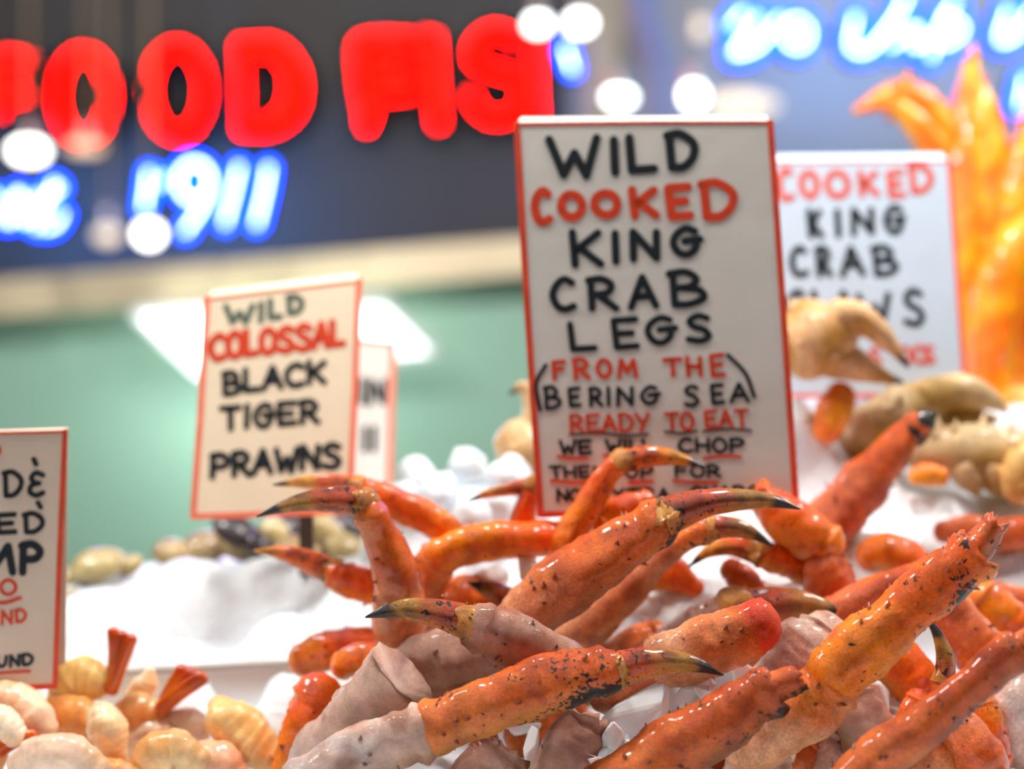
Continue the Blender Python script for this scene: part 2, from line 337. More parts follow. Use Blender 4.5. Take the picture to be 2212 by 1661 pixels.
# ------------------------------------------------------------------ signs
def S_(pts): return ('s', pts)
def E(cx, cy, rx, ry, a0, a1): return ('l', [(cx+rx*math.cos(math.radians(a0+(a1-a0)*i/18)), cy+ry*math.sin(math.radians(a0+(a1-a0)*i/18))) for i in range(19)])
def L_(*p): return ('l', list(p))
GL = {
 'W': [L_((0, .95), (.28, .02), (.52, .6), (.76, 0), (1, 1))], 'I': [L_((.5, 1), (.5, 0))], 'L': [L_((0, 1), (.08, .02), (1, .08))],
 'D': [L_((.08, .97), (.14, .02)), S_([(0, .95), (.5, 1), (.97, .72), (.95, .35), (.6, .05), (.14, .02)])],
 'C': [S_([(.95, .88), (.6, 1), (.2, .8), (.02, .45), (.25, .08), (.6, 0), (1, .1)])], 'O': [E(.5, .5, .5, .5, 95, 460)],
 'K': [L_((.05, 1), (.12, 0)), L_((.95, .97), (.2, .45)), L_((.3, .52), (1, .02))],
 'E': [L_((.95, 1), (.05, .95), (.15, .02), (1, .08)), L_((.1, .5), (.8, .53))],
 'N': [L_((.03, 0), (.05, 1), (.95, .05), (.97, 1))],
 'G': [S_([(.85, .9), (.5, 1), (.12, .75), (.02, .4), (.25, .06), (.6, .02), (.85, .25), (.9, .5)]), L_((.45, .5), (1.05, .58))],
 'R': [L_((.08, .98), (.1, 0)), S_([(0, .95), (.5, 1), (.85, .8), (.7, .55), (.12, .45)]), L_((.35, .47), (1, .02))],
 'A': [L_((0, 0), (.48, 1), (1, .05)), L_((.2, .35), (.82, .38))],
 'B': [L_((.1, .97), (.14, 0)), S_([(0, .95), (.5, 1), (.8, .78), (.6, .56), (.15, .5)]), S_([(.3, .52), (.85, .45), (1, .22), (.6, .02), (.14, 0)])],
 'S': [S_([(.92, .9), (.5, 1), (.12, .8), (.3, .57), (.75, .45), (.97, .2), (.6, 0), (.05, .08)])],
 'F': [L_((.95, .97), (.05, .95), (.1, 0)), L_((.08, .52), (.8, .55))],
 'M': [L_((0, 0), (.12, 1), (.5, .3), (.86, 1), (1, 0))], 'T': [L_((0, .96), (1, 1)), L_((.5, .98), (.55, 0))],
 'H': [L_((.05, 1), (.08, 0)), L_((.92, 1), (.95, 0)), L_((.06, .5), (.94, .5))],
 'P': [L_((.1, .98), (.08, 0)), S_([(0, .95), (.55, 1), (.97, .78), (.75, .5), (.12, .45)])],
 'Y': [L_((0, 1), (.5, .5)), L_((1, 1), (.4, 0))], 'U': [S_([(.03, 1), (.08, .3), (.45, 0), (.85, .25), (.97, 1)])],
 'X': [L_((0, 1), (1, 0)), L_((.95, 1), (0, 0))],
 '&': [S_([(.95, .9), (.45, 1), (.12, .78), (.4, .55), (.7, .53)]), S_([(.6, .53), (.15, .42), (.05, .15), (.5, 0), (1, .12)])],
}
CW = {'I': .35, 'W': 1.25, 'M': 1.2, 'L': .85}
class Sign:
    def __init__(s, label, TL, TR, BR, BL, paper, border, bw, flap=18, group='hand-lettered paper signs', stake=True, curl=None):
        s.tl = P(*TL); tr = P(*TR); bl = P(*BL); s.n = (tr-s.tl).cross(bl-s.tl).normalized()
        if s.n.y > 0: s.n = -s.n
        s.lean = (BL[0]-TL[0])/(BL[1]-TL[1])
        s.rt = empty('price_sign', s.on((TL[0]+TR[0])/2, BL[1]), label, 'sign', group)
        Q = [s.on(*p[:2]) for p in (TL, TR, BR, BL)]
        m = MB(); N = 14; V = []; 
        for j in range(N+1):
            for i in range(N+1):
                a = Q[0].lerp(Q[1], i/N).lerp(Q[3].lerp(Q[2], i/N), j/N); V.append(a)
        Fs = [(j*(N+1)+i, j*(N+1)+i+1, (j+1)*(N+1)+i+1, (j+1)*(N+1)+i) for j in range(N) for i in range(N)]
        m.add(V, Fs); M2 = len(V); m.add([v-s.n*.0015 for v in V], Fs)
        m.build('paper', paper, s.rt)
        back = Vector((0, 1, 0)); up = (Q[0]-Q[3]).normalized()
        d = TL[2]; T2 = [s.on(TL[0]+flap*.5, TL[1]-flap)+back*.012, s.on(TR[0]-flap*.35, TR[1]-flap)+back*.012]
        m = MB(); m.prism([Q[0], Q[1], T2[1], T2[0]], back*.0012); m.build('top_flap', paper, s.rt, smooth=False)
        B2 = [Q[3]+back*.03, Q[2]+back*.03]
        m = MB(); m.prism([T2[0], T2[1], B2[1], B2[0]], back*.0012); m.build('back_sheet', paper, s.rt, smooth=False)
        m = MB()
        for (a, b, c) in ((TL, TR, bw*.55), (TR, BR, bw), (BR, BL, bw), (BL, TL, bw)):
            s._stroke(m, [(a[0], a[1]), ((a[0]+b[0])/2+random.uniform(-2, 2), (a[1]+b[1])/2+random.uniform(-2, 2)), (b[0], b[1])], c, .00015, clip=True)
        m.build('border', border, s.rt, smooth=False)
    def on(s, px, py, off=0):
        r = P(px, py, 1)-Vector((0, 0, ZC)); o = Vector((0, 0, ZC)); t = (s.tl-o).dot(s.n)/r.dot(s.n); return o+r*t+s.n*off
    def _stroke(s, m, pts, wd, off, clip=False):
        # px polyline of marker width wd -> thin ink ribbon on the paper
        if len(pts) < 2: return
        h = wd/2
        for i, (a, b) in enumerate(zip(pts[:-1], pts[1:])):
            ang = math.atan2(b[1]-a[1], b[0]-a[0]); poly = []
            for k in range(6): t = ang+math.pi/2+math.pi*k/5; poly.append((a[0]+h*math.cos(t), a[1]+h*math.sin(t)))
            for k in range(6): t = ang-math.pi/2+math.pi*k/5; poly.append((b[0]+h*math.cos(t), b[1]+h*math.sin(t)))
            m.prism([s.on(x, y, off) for x, y in poly], s.n*(.0002+.00001*(i % 5)))
    def glyph(s, m, ch, x0, y0, x1, y1, wd):
        for kind, pts in GL[ch]:
            q = [(x0+a*(x1-x0), y1-b*(y1-y0)) for a, b in pts]
            q = [(x+(y-(y0+y1)/2)*s.lean*.6+random.uniform(-.6, .6), y+random.uniform(-.6, .6)) for x, y in q]
            if kind == 's': q = curve(q, 20)
            h = wd*.5; s._stroke(m, q, wd, .00025)
    def line(s, ink, glyphs, wd, extra=()):
        m = MB()
        for g in glyphs: s.glyph(m, *g, wd)
        for e in extra: s._stroke(m, curve(e, 16) if len(e) > 2 else e, wd, .00025)
        m.build('lettering', ink, s.rt, smooth=False)
    def word(s, ink, txt, x0, y0, x1, y1, wd, slope=0, extra=()):
        ws = [CW.get(c, 1.0) for c in txt]; gap = .28; tot = sum(ws)+gap*(len(txt)-1); u = (x1-x0)/tot; x = x0; g = []
        for c, cw in zip(txt, ws):
            dy = (x-x0)*slope; g.append((c, x, y0+dy, x+cw*u, y1+dy)); x += (cw+gap)*u
        s.line(ink, g, wd, extra)
    def under(s, ink, ps, wd): 
        for e in ps:
            m = MB(); s._stroke(m, curve(e, 12), wd, .00025); m.build('underline', ink, s.rt, smooth=False)
PAP = plain('grey_white_paper', lin((222, 217, 208)), rough=.45, var=.03, scale=25, bump=.25, bscale=25)
PAPW = plain('warm_white_paper', lin((244, 226, 196)), rough=.45, var=.03, scale=25)
PAPT = plain('tan_white_paper', lin((226, 202, 180)), rough=.45, var=.04, scale=25, bump=.25, bscale=25)
PAPB = plain('cool_white_paper', lin((196, 210, 226)), rough=.45, var=.03, scale=25)
BRD = plain('red_border_ink', lin((225, 75, 45)), rough=.45, var=.15, scale=60); BRDS = plain('salmon_border_ink', lin((250, 120, 90)), rough=.45, var=.12, scale=60)
BRDP = plain('pink_border_ink', lin((235, 90, 85)), rough=.45)
s = Sign('big WILD COOKED KING CRAB LEGS sign standing upright behind the crab leg pile', (1116, 268, 1.355), (1664, 264, 1.355), (1720, 1092, 1.33), (1168, 1112, 1.33), PAP, BRD, 14, 20)
s.line(INKB, [('W', 1188, 298, 1290, 380), ('I', 1316, 303, 1338, 373), ('L', 1360, 298, 1412, 370), ('D', 1442, 290, 1500, 364)], 19)
s.line(INKR, [('C', 1154, 412, 1186, 480), ('O', 1212, 420, 1258, 470), ('O', 1284, 418, 1334, 465), ('K', 1364, 410, 1416, 466), ('E', 1442, 404, 1490, 470), ('D', 1516, 395, 1584, 470)], 19)
s.line(INKB, [('K', 1234, 502, 1296, 572), ('I', 1318, 504, 1340, 565), ('N', 1366, 502, 1420, 560), ('G', 1453, 494, 1510, 550)], 17)
s.line(INKB, [('C', 1193, 603, 1238, 668), ('R', 1272, 603, 1330, 667), ('A', 1362, 600, 1416, 664), ('B', 1446, 588, 1520, 658)], 16)
s.line(INKB, [('L', 1232, 700, 1284, 756), ('E', 1324, 690, 1376, 752), ('G', 1398, 686, 1456, 741), ('S', 1484, 682, 1533, 737)], 14)
s.line(INKR, [('F', 1195, 781, 1220, 818), ('R', 1240, 776, 1272, 818), ('O', 1291, 778, 1318, 814), ('M', 1337, 778, 1374, 814), ('T', 1435, 776, 1470, 811), ('H', 1484, 773, 1515, 811), ('E', 1535, 767, 1563, 812)], 10)
s.line(INKB, [('B', 1176, 836, 1209, 882), ('E', 1229, 839, 1252, 878), ('R', 1274, 839, 1300, 877), ('I', 1308, 838, 1320, 876), ('N', 1334, 838, 1366, 876), ('G', 1386, 836, 1422, 872), ('S', 1479, 834, 1508, 876), ('E', 1536, 832, 1562, 872), ('A', 1579, 830, 1616, 868)], 9,
       [[(1179, 789), (1158, 830), (1167, 886)], [(1572, 767), (1610, 807), (1629, 857)]])
s.word(INKR, 'READY', 1232, 897, 1400, 934, 8, -.02); s.word(INKR, 'TO', 1438, 893, 1497, 928, 8); s.word(INKR, 'EAT', 1522, 888, 1614, 924, 8, -.03)
s.under(INKB, [[(1230, 939), (1300, 936), (1345, 941), (1400, 938)], [(1436, 932), (1470, 936), (1505, 931)], [(1518, 932), (1570, 927), (1622, 930)]], 5)
s.word(INKB, 'WE', 1210, 952, 1276, 980, 8); s.word(INKB, 'WILL', 1310, 950, 1410, 977, 8); s.word(INKB, 'CHOP', 1466, 948, 1606, 976, 8)
s.under(INKR, [[(1205, 986), (1235, 990), (1268, 989)], [(1305, 984), (1350, 981), (1400, 983)], [(1520, 990), (1560, 985), (1600, 987)]], 7)
s.word(INKB, 'THEM', 1188, 1008, 1310, 1032, 7); s.word(INKB, 'UP', 1352, 1008, 1410, 1032, 7); s.word(INKB, 'FOR', 1458, 1006, 1555, 1030, 7)
s.under(INKR, [[(1190, 1038), (1240, 1042), (1310, 1043)], [(1360, 1042), (1410, 1040)], [(1455, 1038), (1500, 1042), (1550, 1041)]], 7)
s.word(INKB, 'NO', 1204, 1058, 1254, 1083, 7); s.word(INKB, 'EXTRA', 1290, 1056, 1446, 1080, 7); s.word(INKB, 'CHARG', 1492, 1052, 1640, 1078, 7, -.02)

s = Sign('WILD COLOSSAL BLACK TIGER PRAWNS sign standing above the clams', (447, 645, 1.45), (776, 606, 1.46), (755, 1104, 1.43), (417, 1116, 1.42), PAPW, BRDS, 13, 18)
s.line(INKG, [('W', 487, 660, 545, 696), ('I', 556, 655, 572, 692), ('L', 583, 648, 606, 686), ('D', 622, 640, 652, 676)], 13)
s.word(INKR, 'COLOSSAL', 455, 724, 742, 774, 15, -.11)
s.word(INKB, 'BLACK', 482, 805, 702, 850, 13, -.13); s.word(INKB, 'TIGER', 478, 880, 688, 926, 13, -.08); s.word(INKB, 'PRAWNS', 457, 982, 734, 1030, 14, -.09)
m = MB(); a = P(660, 1100, 1.445); m.box((a.x-.006, a.y+.004, a.z-.055), (a.x+.006, a.y+.010, a.z+.01)); m.build('stake', plain('dark_wood', (.06, .04, .025)), s.rt, smooth=False)
s = Sign('sign mostly hidden behind the colossal prawns sign, only its right edge showing', (700, 728, 1.62), (850, 744, 1.63), (840, 1060, 1.61), (690, 1060, 1.60), PAP, BRDS, 12, 8)
for g in [('I', 776, 820, 790, 870), ('N', 800, 822, 830, 872), ('I', 780, 925, 796, 972), ('I', 800, 925, 816, 972)]: s.line(INKB, [g], 13)
s = Sign('shrimp sign cut off by the left edge, standing in the shrimp', (-230, 945, 1.31), (141, 932, 1.31), (119, 1482, 1.30), (-240, 1497, 1.30), PAPT, BRD, 12, 8)
s.line(INKB, [('D', 8, 1020, 46, 1072), ('&', 64, 1022, 94, 1070)], 11, [[(73, 992), (78, 1003)], [(82, 1086), (88, 1096)]])
s.line(INKB, [('E', -8, 1112, 34, 1152), ('D', 52, 1110, 92, 1150)], 11)
s.line(INKB, [('M', -45, 1180, 28, 1236), ('P', 46, 1176, 88, 1236)], 17)
s.line(INKR, [('O', 2, 1253, 34, 1284)], 8, [[(-30, 1298), (10, 1302), (44, 1292)], [(-20, 955), (0, 970), (-10, 990)]])
s.line(INKR, [('U', -24, 1322, -6, 1350), ('N', 4, 1320, 26, 1348), ('D', 34, 1318, 55, 1344)], 7)
s.line(INKB, [('U', -6, 1418, 14, 1440), ('N', 22, 1416, 42, 1439), ('D', 48, 1414, 70, 1436)], 8); s.under(INKR, [[(-20, 1456), (25, 1452), (64, 1450)]], 7)
s = Sign('COOKED KING CRAB CLAWS sign behind the crab claws', (1640, 352, 1.54), (2050, 348, 1.54), (2085, 850, 1.515), (1690, 855, 1.515), PAPB, BRDP, 9, 22)
s.line(INKP, [('C', 1682, 366, 1710, 430), ('O', 1731, 373, 1765, 424), ('O', 1787, 373, 1831, 424), ('K', 1857, 373, 1893, 420), ('E', 1920, 372, 1950, 424), ('D', 1966, 358, 2010, 414)], 14)
s.line(INKB, [('K', 1748, 456, 1772, 510), ('I', 1802, 456, 1818, 508), ('N', 1842, 454, 1884, 504), ('G', 1914, 448, 1950, 502)], 14)
s.line(INKB, [('C', 1710, 536, 1740, 594), ('R', 1766, 536, 1792, 594), ('A', 1818, 536, 1862, 594), ('B', 1886, 534, 1934, 592)], 14)
s.line(INKB, [('C', 1704, 630, 1736, 690), ('L', 1760, 632, 1790, 695), ('A', 1805, 632, 1842, 695), ('W', 1856, 636, 1920, 698), ('S', 1954, 628, 1992, 700)], 14)
s.line(INKP, [('O', 1944, 750, 1966, 784), ('O', 1974, 748, 1998, 784), ('S', 1996, 748, 2016, 784), ('S', 1880, 752, 1900, 790)], 9)

# ------------------------------------------------------------------ counter, ice bed, tray
m = MB(); m.box((-.85, .80, 0), (.85, 1.95, ZC-.42)); tagset(m.build('display_counter', STEEL, smooth=False), 'steel counter carrying the ice bed, below the seafood', 'counter')
CP = [(-300, 2150, 1.14), (300, 2150, 1.14), (1106, 2050, 1.12), (1900, 2050, 1.12), (2500, 2050, 1.10), (0, 1880, 1.25), (300, 1880, 1.25), (600, 1880, 1.25), (760, 1661, 1.30), (1106, 1661, 1.285), (1600, 1661, 1.285), (2212, 1661, 1.285), (2500, 1600, 1.29),
      (900, 1400, 1.37), (1300, 1400, 1.355), (1700, 1400, 1.36), (2000, 1450, 1.37), (2212, 1400, 1.37), (900, 1250, 1.40), (1300, 1250, 1.39), (1500, 1250, 1.385), (1700, 1250, 1.385), (2200, 1260, 1.37),
      (-100, 1470, 1.40), (150, 1450, 1.40), (400, 1440, 1.40), (600, 1430, 1.40), (300, 1330, 1.43), (600, 1330, 1.43), (150, 1310, 1.45), (200, 1270, 1.47), (420, 1210, 1.485), (600, 1205, 1.485), (700, 1215, 1.47), (800, 1235, 1.44),
      (200, 1235, 1.55), (450, 1205, 1.55), (700, 1180, 1.55), (-200, 1300, 1.5), (200, 1330, 1.75), (600, 1330, 1.78),
      (1750, 1100, 1.44), (1900, 1150, 1.42), (2200, 1180, 1.42), (2000, 1070, 1.47), (2200, 1060, 1.49), (1760, 940, 1.50), (1900, 1000, 1.48), (1720, 862, 1.475), (1780, 850, 1.56), (2000, 870, 1.58), (2200, 870, 1.60), (2500, 900, 1.55), (2000, 980, 1.74), (2300, 980, 1.74),
      (900, 1070, 1.50), (1000, 1040, 1.50), (1100, 1060, 1.48), (1300, 1080, 1.47), (1500, 1080, 1.47), (1000, 1100, 1.75), (1400, 950, 1.75), (-50, 1720, 1.33), (300, 1720, 1.33), (600, 1720, 1.32), (-50, 1600, 1.40), (300, 1600, 1.40), (550, 1590, 1.40)]
cw = np.array([P(*c) for c in CP])
def icez(x, y):
    d2 = (cw[:, 0]-x)**2+(cw[:, 1]-y)**2+1e-5; wt = d2**-2; return float((wt*cw[:, 2]).sum()/wt.sum())
NX, NY = 190, 120; V = []; 
for j in range(NY+1):
    for i in range(NX+1):
        x = -.82+1.64*i/NX; y = .82+1.08*j/NY; z = icez(x, y); p = (x, y, 0)
        z += .006*nz(p, 14)+.004*nz(p, 45, 3)+.0025*nz(p, 110, 9)
        V.append((x, y, max(z, ZC-.41)))
m = MB(); m.add(V, [(j*(NX+1)+i, j*(NX+1)+i+1, (j+1)*(NX+1)+i+1, (j+1)*(NX+1)+i) for j in range(NY) for i in range(NX)])
b0 = [V[i] for i in range(NX+1)]; n0 = len(m.v)
tagset(m.build('crushed_ice', ICE), 'white crushed ice heaped under all the seafood', 'ice', kind='stuff')

rt = empty('tray', P(350, 1600, 1.38), 'white plastic tray wall behind the peeled shrimp', 'tray')
a, b = P(-260, 1478, 1.385), P(640, 1432, 1.385)
m = MB(); m.prism([(a.x, a.y, a.z), (b.x, b.y, b.z), (b.x, b.y, b.z-.085), (a.x, a.y, a.z-.085)], (0, .005, 0)); m.build('back_wall', TRAY, rt, smooth=False)
m = MB(); sweep(m, [(a.x, a.y+.002, a.z, .0035), (b.x, b.y+.002, b.z, .0035)], n=6, ring=8); m.build('rim', plain('grey_rim', (.55, .54, .52)), rt)

# ------------------------------------------------------------------ crab legs
PAL = {  # base colour, far colour, underside colour (grime and painted-in shade), speck amount
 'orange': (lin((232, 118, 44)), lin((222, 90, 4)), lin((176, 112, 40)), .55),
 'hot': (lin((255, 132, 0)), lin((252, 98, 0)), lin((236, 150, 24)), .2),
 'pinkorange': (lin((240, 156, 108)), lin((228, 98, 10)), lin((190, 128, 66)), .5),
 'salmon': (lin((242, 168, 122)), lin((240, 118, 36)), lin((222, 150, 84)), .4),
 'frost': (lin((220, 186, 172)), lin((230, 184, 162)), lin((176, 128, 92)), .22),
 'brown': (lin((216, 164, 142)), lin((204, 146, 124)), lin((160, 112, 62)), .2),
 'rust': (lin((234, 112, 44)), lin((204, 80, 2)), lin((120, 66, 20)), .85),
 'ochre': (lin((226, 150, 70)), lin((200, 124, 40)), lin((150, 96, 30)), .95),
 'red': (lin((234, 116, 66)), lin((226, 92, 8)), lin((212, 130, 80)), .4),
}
NLEG = [0]
def segment(root, pts, pal, mat=SHELL, jag=0, spines=14, name='segment', rings=28, n=48, flare=True, spk=None, flat=.92, endcol=None):
    seed = NLEG[0]*17+len(root.children)*5; rnd = random.Random(seed); A_, B_, U_, sp = PAL[pal]
    if spk is not None: sp = spk
    def rf(t): return 1+(.10*math.exp(-((t-.03)/.04)**2)+.12*math.exp(-((t-.96)/.03)**2)-.05*math.exp(-((t-.88)/.04)**2) if flare else 0)+.03*math.sin(t*9+seed)
    def df(p, t, a): return .17*nz(p, 45, seed)+.07*nz(p, 120, seed)+.035*nz(p, 330, seed)+.09*abs(math.cos(1.5*a+seed))+.10*max(0, nz(p, 170, seed+2)-.25)
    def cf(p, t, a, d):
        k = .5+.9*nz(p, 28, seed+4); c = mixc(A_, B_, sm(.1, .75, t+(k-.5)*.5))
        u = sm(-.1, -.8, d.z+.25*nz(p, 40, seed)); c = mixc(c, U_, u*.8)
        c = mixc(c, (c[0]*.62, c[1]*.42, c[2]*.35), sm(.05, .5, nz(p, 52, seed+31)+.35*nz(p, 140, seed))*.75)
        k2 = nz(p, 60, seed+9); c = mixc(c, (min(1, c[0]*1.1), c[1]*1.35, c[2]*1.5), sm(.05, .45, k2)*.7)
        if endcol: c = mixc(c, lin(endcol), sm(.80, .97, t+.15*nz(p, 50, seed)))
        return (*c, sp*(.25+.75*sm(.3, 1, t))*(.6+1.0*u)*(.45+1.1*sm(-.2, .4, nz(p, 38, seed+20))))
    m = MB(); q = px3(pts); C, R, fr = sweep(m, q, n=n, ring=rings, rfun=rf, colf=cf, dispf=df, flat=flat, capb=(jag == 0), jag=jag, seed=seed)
    for k in range(int(spines*1.8)):
        i = rnd.randrange(2, len(C)-2); a = rnd.uniform(0, 2*math.pi); T, N, B = fr[i]; d = N*math.cos(a)+B*math.sin(a)*flat
        h = rnd.uniform(.0022, .005)*min(1.3, R[i]/.014); base = C[i]+d*R[i]*.98; r = h*.42; tip = base+(d*.8+T*.5).normalized()*h
        ring = []
        e1 = T; e2 = d.cross(T)
        for j in range(6): ring.append(base+(e1*math.cos(j*math.pi/3)+e2*math.sin(j*math.pi/3))*r)
        c0 = (*mixc(B_, (.2, .06, .01), .35), 0); m.add(ring+[tip], [(j, (j+1) % 6, 6) for j in range(6)], [c0]*6+[(.03, .015, .008, 0)])
    return m.build(name, mat, root)
def dactyl(root, pts, dark=.72, mat=CLAW, hot=False, name='claw_tip'):
    seed = NLEG[0]*13+3; A_ = lin((196, 70, 12)) if not hot else lin((240, 100, 12)); Y_ = lin((176, 120, 30)) if not hot else lin((235, 160, 30)); K_ = (.016, .011, .008)
    def cf(p, t, a, d):
        t2 = t+.12*nz(p, 90, seed); c = mixc(A_, Y_, sm(dark-.4, dark-.08, t2)); c = mixc(c, lin((214, 160, 84)), sm(-.2, -.9, d.z)*.55*(1-t))
        c = mixc(c, (c[0]*.35, c[1]*.25, c[2]*.2), .75*sm(.1, .7, math.cos(3*a+seed)*.5+nz(p, 110, seed+5)+.1)); c = mixc(c, K_, sm(dark, dark+.12, t2)); return (*c, .8*(1-t))
    def df(p, t, a): return .07*nz(p, 70, seed)+.05*nz(p, 200, seed)+.10*abs(math.cos(2*a+.4))
    m = MB(); q = px3(pts); q[-1] = (*q[-1][:3], .0006)
    C, R, fr = sweep(m, q, n=34, ring=20, colf=cf, dispf=df, flat=.8, seed=seed)
    return m.build(name, mat, root)
def meat(root, px, py, d, r, name='meat'):
    m = MB(); c = P(px, py, d); R = r/F*d
    def cf(p, t, a, dd): return (*mixc(lin((236, 226, 205)), lin((226, 196, 160)), .5+nz(p, 80)), 0)
    sweep(m, [(c.x-R*.6, c.y, c.z-R*.2, R*.7), (c.x, c.y-R*.1, c.z, R*.85), (c.x+R*.6, c.y, c.z+R*.25, R*.6)], n=12, ring=16, colf=cf, dispf=lambda p, t, a: .25*nz(p, 90))
    return m.build(name, MEAT, root)
def leg(label, *parts, group='king crab legs in the pile'):
    NLEG[0] += 1; f = parts[0][1][0]; rt = empty('crab_limb', P(*f[:3]), label, 'crab leg', group)
    for i, p in enumerate(parts):
        kind, pts, kw = p[0], p[1], (p[2] if len(p) > 2 else {})
        if kind == 'tip' and i and 'name' not in kw:
            a = parts[i-1][1]; e = a[-1] if (a[-1][0]-pts[0][0])**2 < (a[0][0]-pts[0][0])**2 else a[0]; b0, b1 = pts[0], pts[1]
            segment(rt, [(e[0], e[1], e[2], e[3]*.86), (b0[0], b0[1], b0[2], b0[3]*1.12), (b0[0]+(b1[0]-b0[0])*.45, b0[1]+(b1[1]-b0[1])*.45, b1[2], b1[3]*1.02)], 'ochre', mat=kw.get('mat', SHELL), jag=.35, spines=8, name='joint', n=16, rings=20, flare=False)
        if kind == 'seg': segment(rt, pts, **kw)
        elif kind == 'tip': dactyl(rt, pts, **kw)
        elif kind == 'meat': meat(rt, *pts[0])
    return rt
# --- front layer
leg('long speckled orange leg lying across the front of the pile, black tip over clear ice',
    ('seg', [(640, 1690, 1.165, 44), (720, 1655, 1.165, 54), (820, 1612, 1.165, 57), (920, 1580, 1.165, 57)], dict(pal='frost', mat=FROST, spines=6)),
    ('seg', [(930, 1578, 1.165, 56), (1050, 1530, 1.165, 60), (1160, 1490, 1.165, 60), (1250, 1462, 1.165, 57), (1318, 1450, 1.165, 46)], dict(pal='orange', spines=34, spk=.95)),
    ('tip', [(1325, 1448, 1.165, 38), (1395, 1432, 1.165, 31), (1470, 1430, 1.165, 21), (1520, 1442, 1.165, 12), (1562, 1458, 1.165, 3)], dict(dark=.66)))
leg('speckled reddish leg rising to a broken end at the bottom centre, above open shell pieces',
    ('seg', [(1290, 1730, 1.15, 58), (1380, 1668, 1.15, 66), (1480, 1603, 1.15, 64), (1580, 1545, 1.15, 58), (1672, 1486, 1.15, 50)], dict(pal='rust', spines=26, jag=.25)),
    ('seg', [(1660, 1490, 1.152, 34), (1700, 1474, 1.152, 32), (1730, 1466, 1.152, 26)], dict(pal='rust', jag=.6, spines=6, name='broken_stub', n=14)))
leg('long orange leg running diagonally up to a broken end before the snowy right ice',
    ('seg', [(1600, 1625, 1.185, 50), (1670, 1580, 1.18, 64), (1740, 1530, 1.175, 66), (1805, 1470, 1.17, 58)], dict(pal='salmon', spines=8, spk=.2)),
    ('seg', [(1800, 1462, 1.168, 58), (1860, 1402, 1.165, 62), (1950, 1325, 1.165, 58), (2040, 1252, 1.165, 56), (2112, 1190, 1.165, 52)], dict(pal='hot', spines=34, spk=1.15, jag=.2)),
    ('seg', [(2095, 1200, 1.168, 34), (2130, 1160, 1.168, 32), (2152, 1128, 1.168, 24)], dict(pal='rust', jag=.8, spines=5, name='broken_stub', n=14)))
leg('dark rust-orange leg crossing the bottom right corner, the nearest one there',
    ('seg', [(1800, 1720, 1.125, 50), (1880, 1655, 1.125, 52), (1990, 1570, 1.125, 46), (2090, 1490, 1.125, 42), (2160, 1425, 1.125, 44), (2200, 1400, 1.125, 38)], dict(pal='rust', spines=26, jag=.15)),
    ('seg', [(2195, 1402, 1.125, 26), (2240, 1375, 1.125, 30)], dict(pal='rust', spines=4, name='next_segment', n=12)))
# --- second layer
leg('pale frosted leg segment at the front left of the pile with a flared open end',
    ('seg', [(640, 1735, 1.235, 55), (700, 1660, 1.23, 76), (775, 1575, 1.225, 80), (835, 1500, 1.215, 80), (872, 1462, 1.21, 84)], dict(pal='frost', mat=FROST, spines=4, jag=.06, flare=False)))
leg('leg with a glossy black-tipped claw pointing left above the frosted segment',
    ('seg', [(1270, 1450, 1.225, 36), (1190, 1420, 1.215, 52), (1110, 1385, 1.205, 58), (1030, 1352, 1.20, 48)], dict(pal='brown', mat=FROST, spines=10, spk=.4)),
    ('tip', [(1015, 1345, 1.20, 36), (950, 1325, 1.20, 30), (880, 1315, 1.20, 21), (830, 1322, 1.20, 12), (790, 1333, 1.20, 3)], dict(dark=.66)))
leg('dull brownish pink leg lying under the black claw tip that points left',
    ('seg', [(840, 1475, 1.265, 40), (900, 1440, 1.265, 54), (980, 1420, 1.265, 62), (1060, 1420, 1.265, 58), (1110, 1440, 1.265, 44)], dict(pal='brown', mat=FROST, spines=4)))
leg('short salmon leg stump with a bright red end in the middle of the pile',
    ('seg', [(1300, 1500, 1.235, 44), (1380, 1455, 1.23, 56), (1440, 1425, 1.225, 56)], dict(pal='salmon', mat=SHELL, spines=3, spk=.1)),
    ('seg', [(1430, 1430, 1.222, 56), (1500, 1405, 1.218, 62), (1580, 1375, 1.215, 62), (1648, 1346, 1.212, 52)], dict(pal='salmon', spines=8, spk=.12, flare=False, endcol=(222, 60, 4))))
leg('plump pink leg segment with a grey flush beside the red-ended stump',
    ('seg', [(1660, 1490, 1.25, 48), (1710, 1450, 1.245, 74), (1755, 1405, 1.245, 82), (1785, 1365, 1.25, 54)], dict(pal='frost', mat=SHELL, spines=5, spk=.1)))
leg('leg with a dark bluish claw curving right over the red-ended stump',
    ('seg', [(1380, 1440, 1.315, 32), (1450, 1385, 1.31, 34), (1530, 1330, 1.288, 34), (1585, 1308, 1.285, 32)], dict(pal='frost', spines=6, spk=.4)),
    ('tip', [(1580, 1310, 1.282, 36), (1660, 1308, 1.282, 36), (1730, 1305, 1.282, 28), (1790, 1318, 1.282, 17), (1838, 1338, 1.282, 4)], dict(dark=.74)))
leg('tall bent leg at the left of the pile, claw hooked left over the clams',
    ('seg', [(855, 1460, 1.30, 52), (865, 1350, 1.285, 58), (856, 1250, 1.275, 54), (825, 1160, 1.27, 42), (795, 1098, 1.265, 33)], dict(pal='pinkorange', mat=WET, spines=18, spk=.4)),
    ('tip', [(790, 1085, 1.265, 30), (730, 1078, 1.263, 27), (670, 1082, 1.262, 21), (610, 1095, 1.262, 12), (555, 1116, 1.262, 3)], dict(dark=.72)))
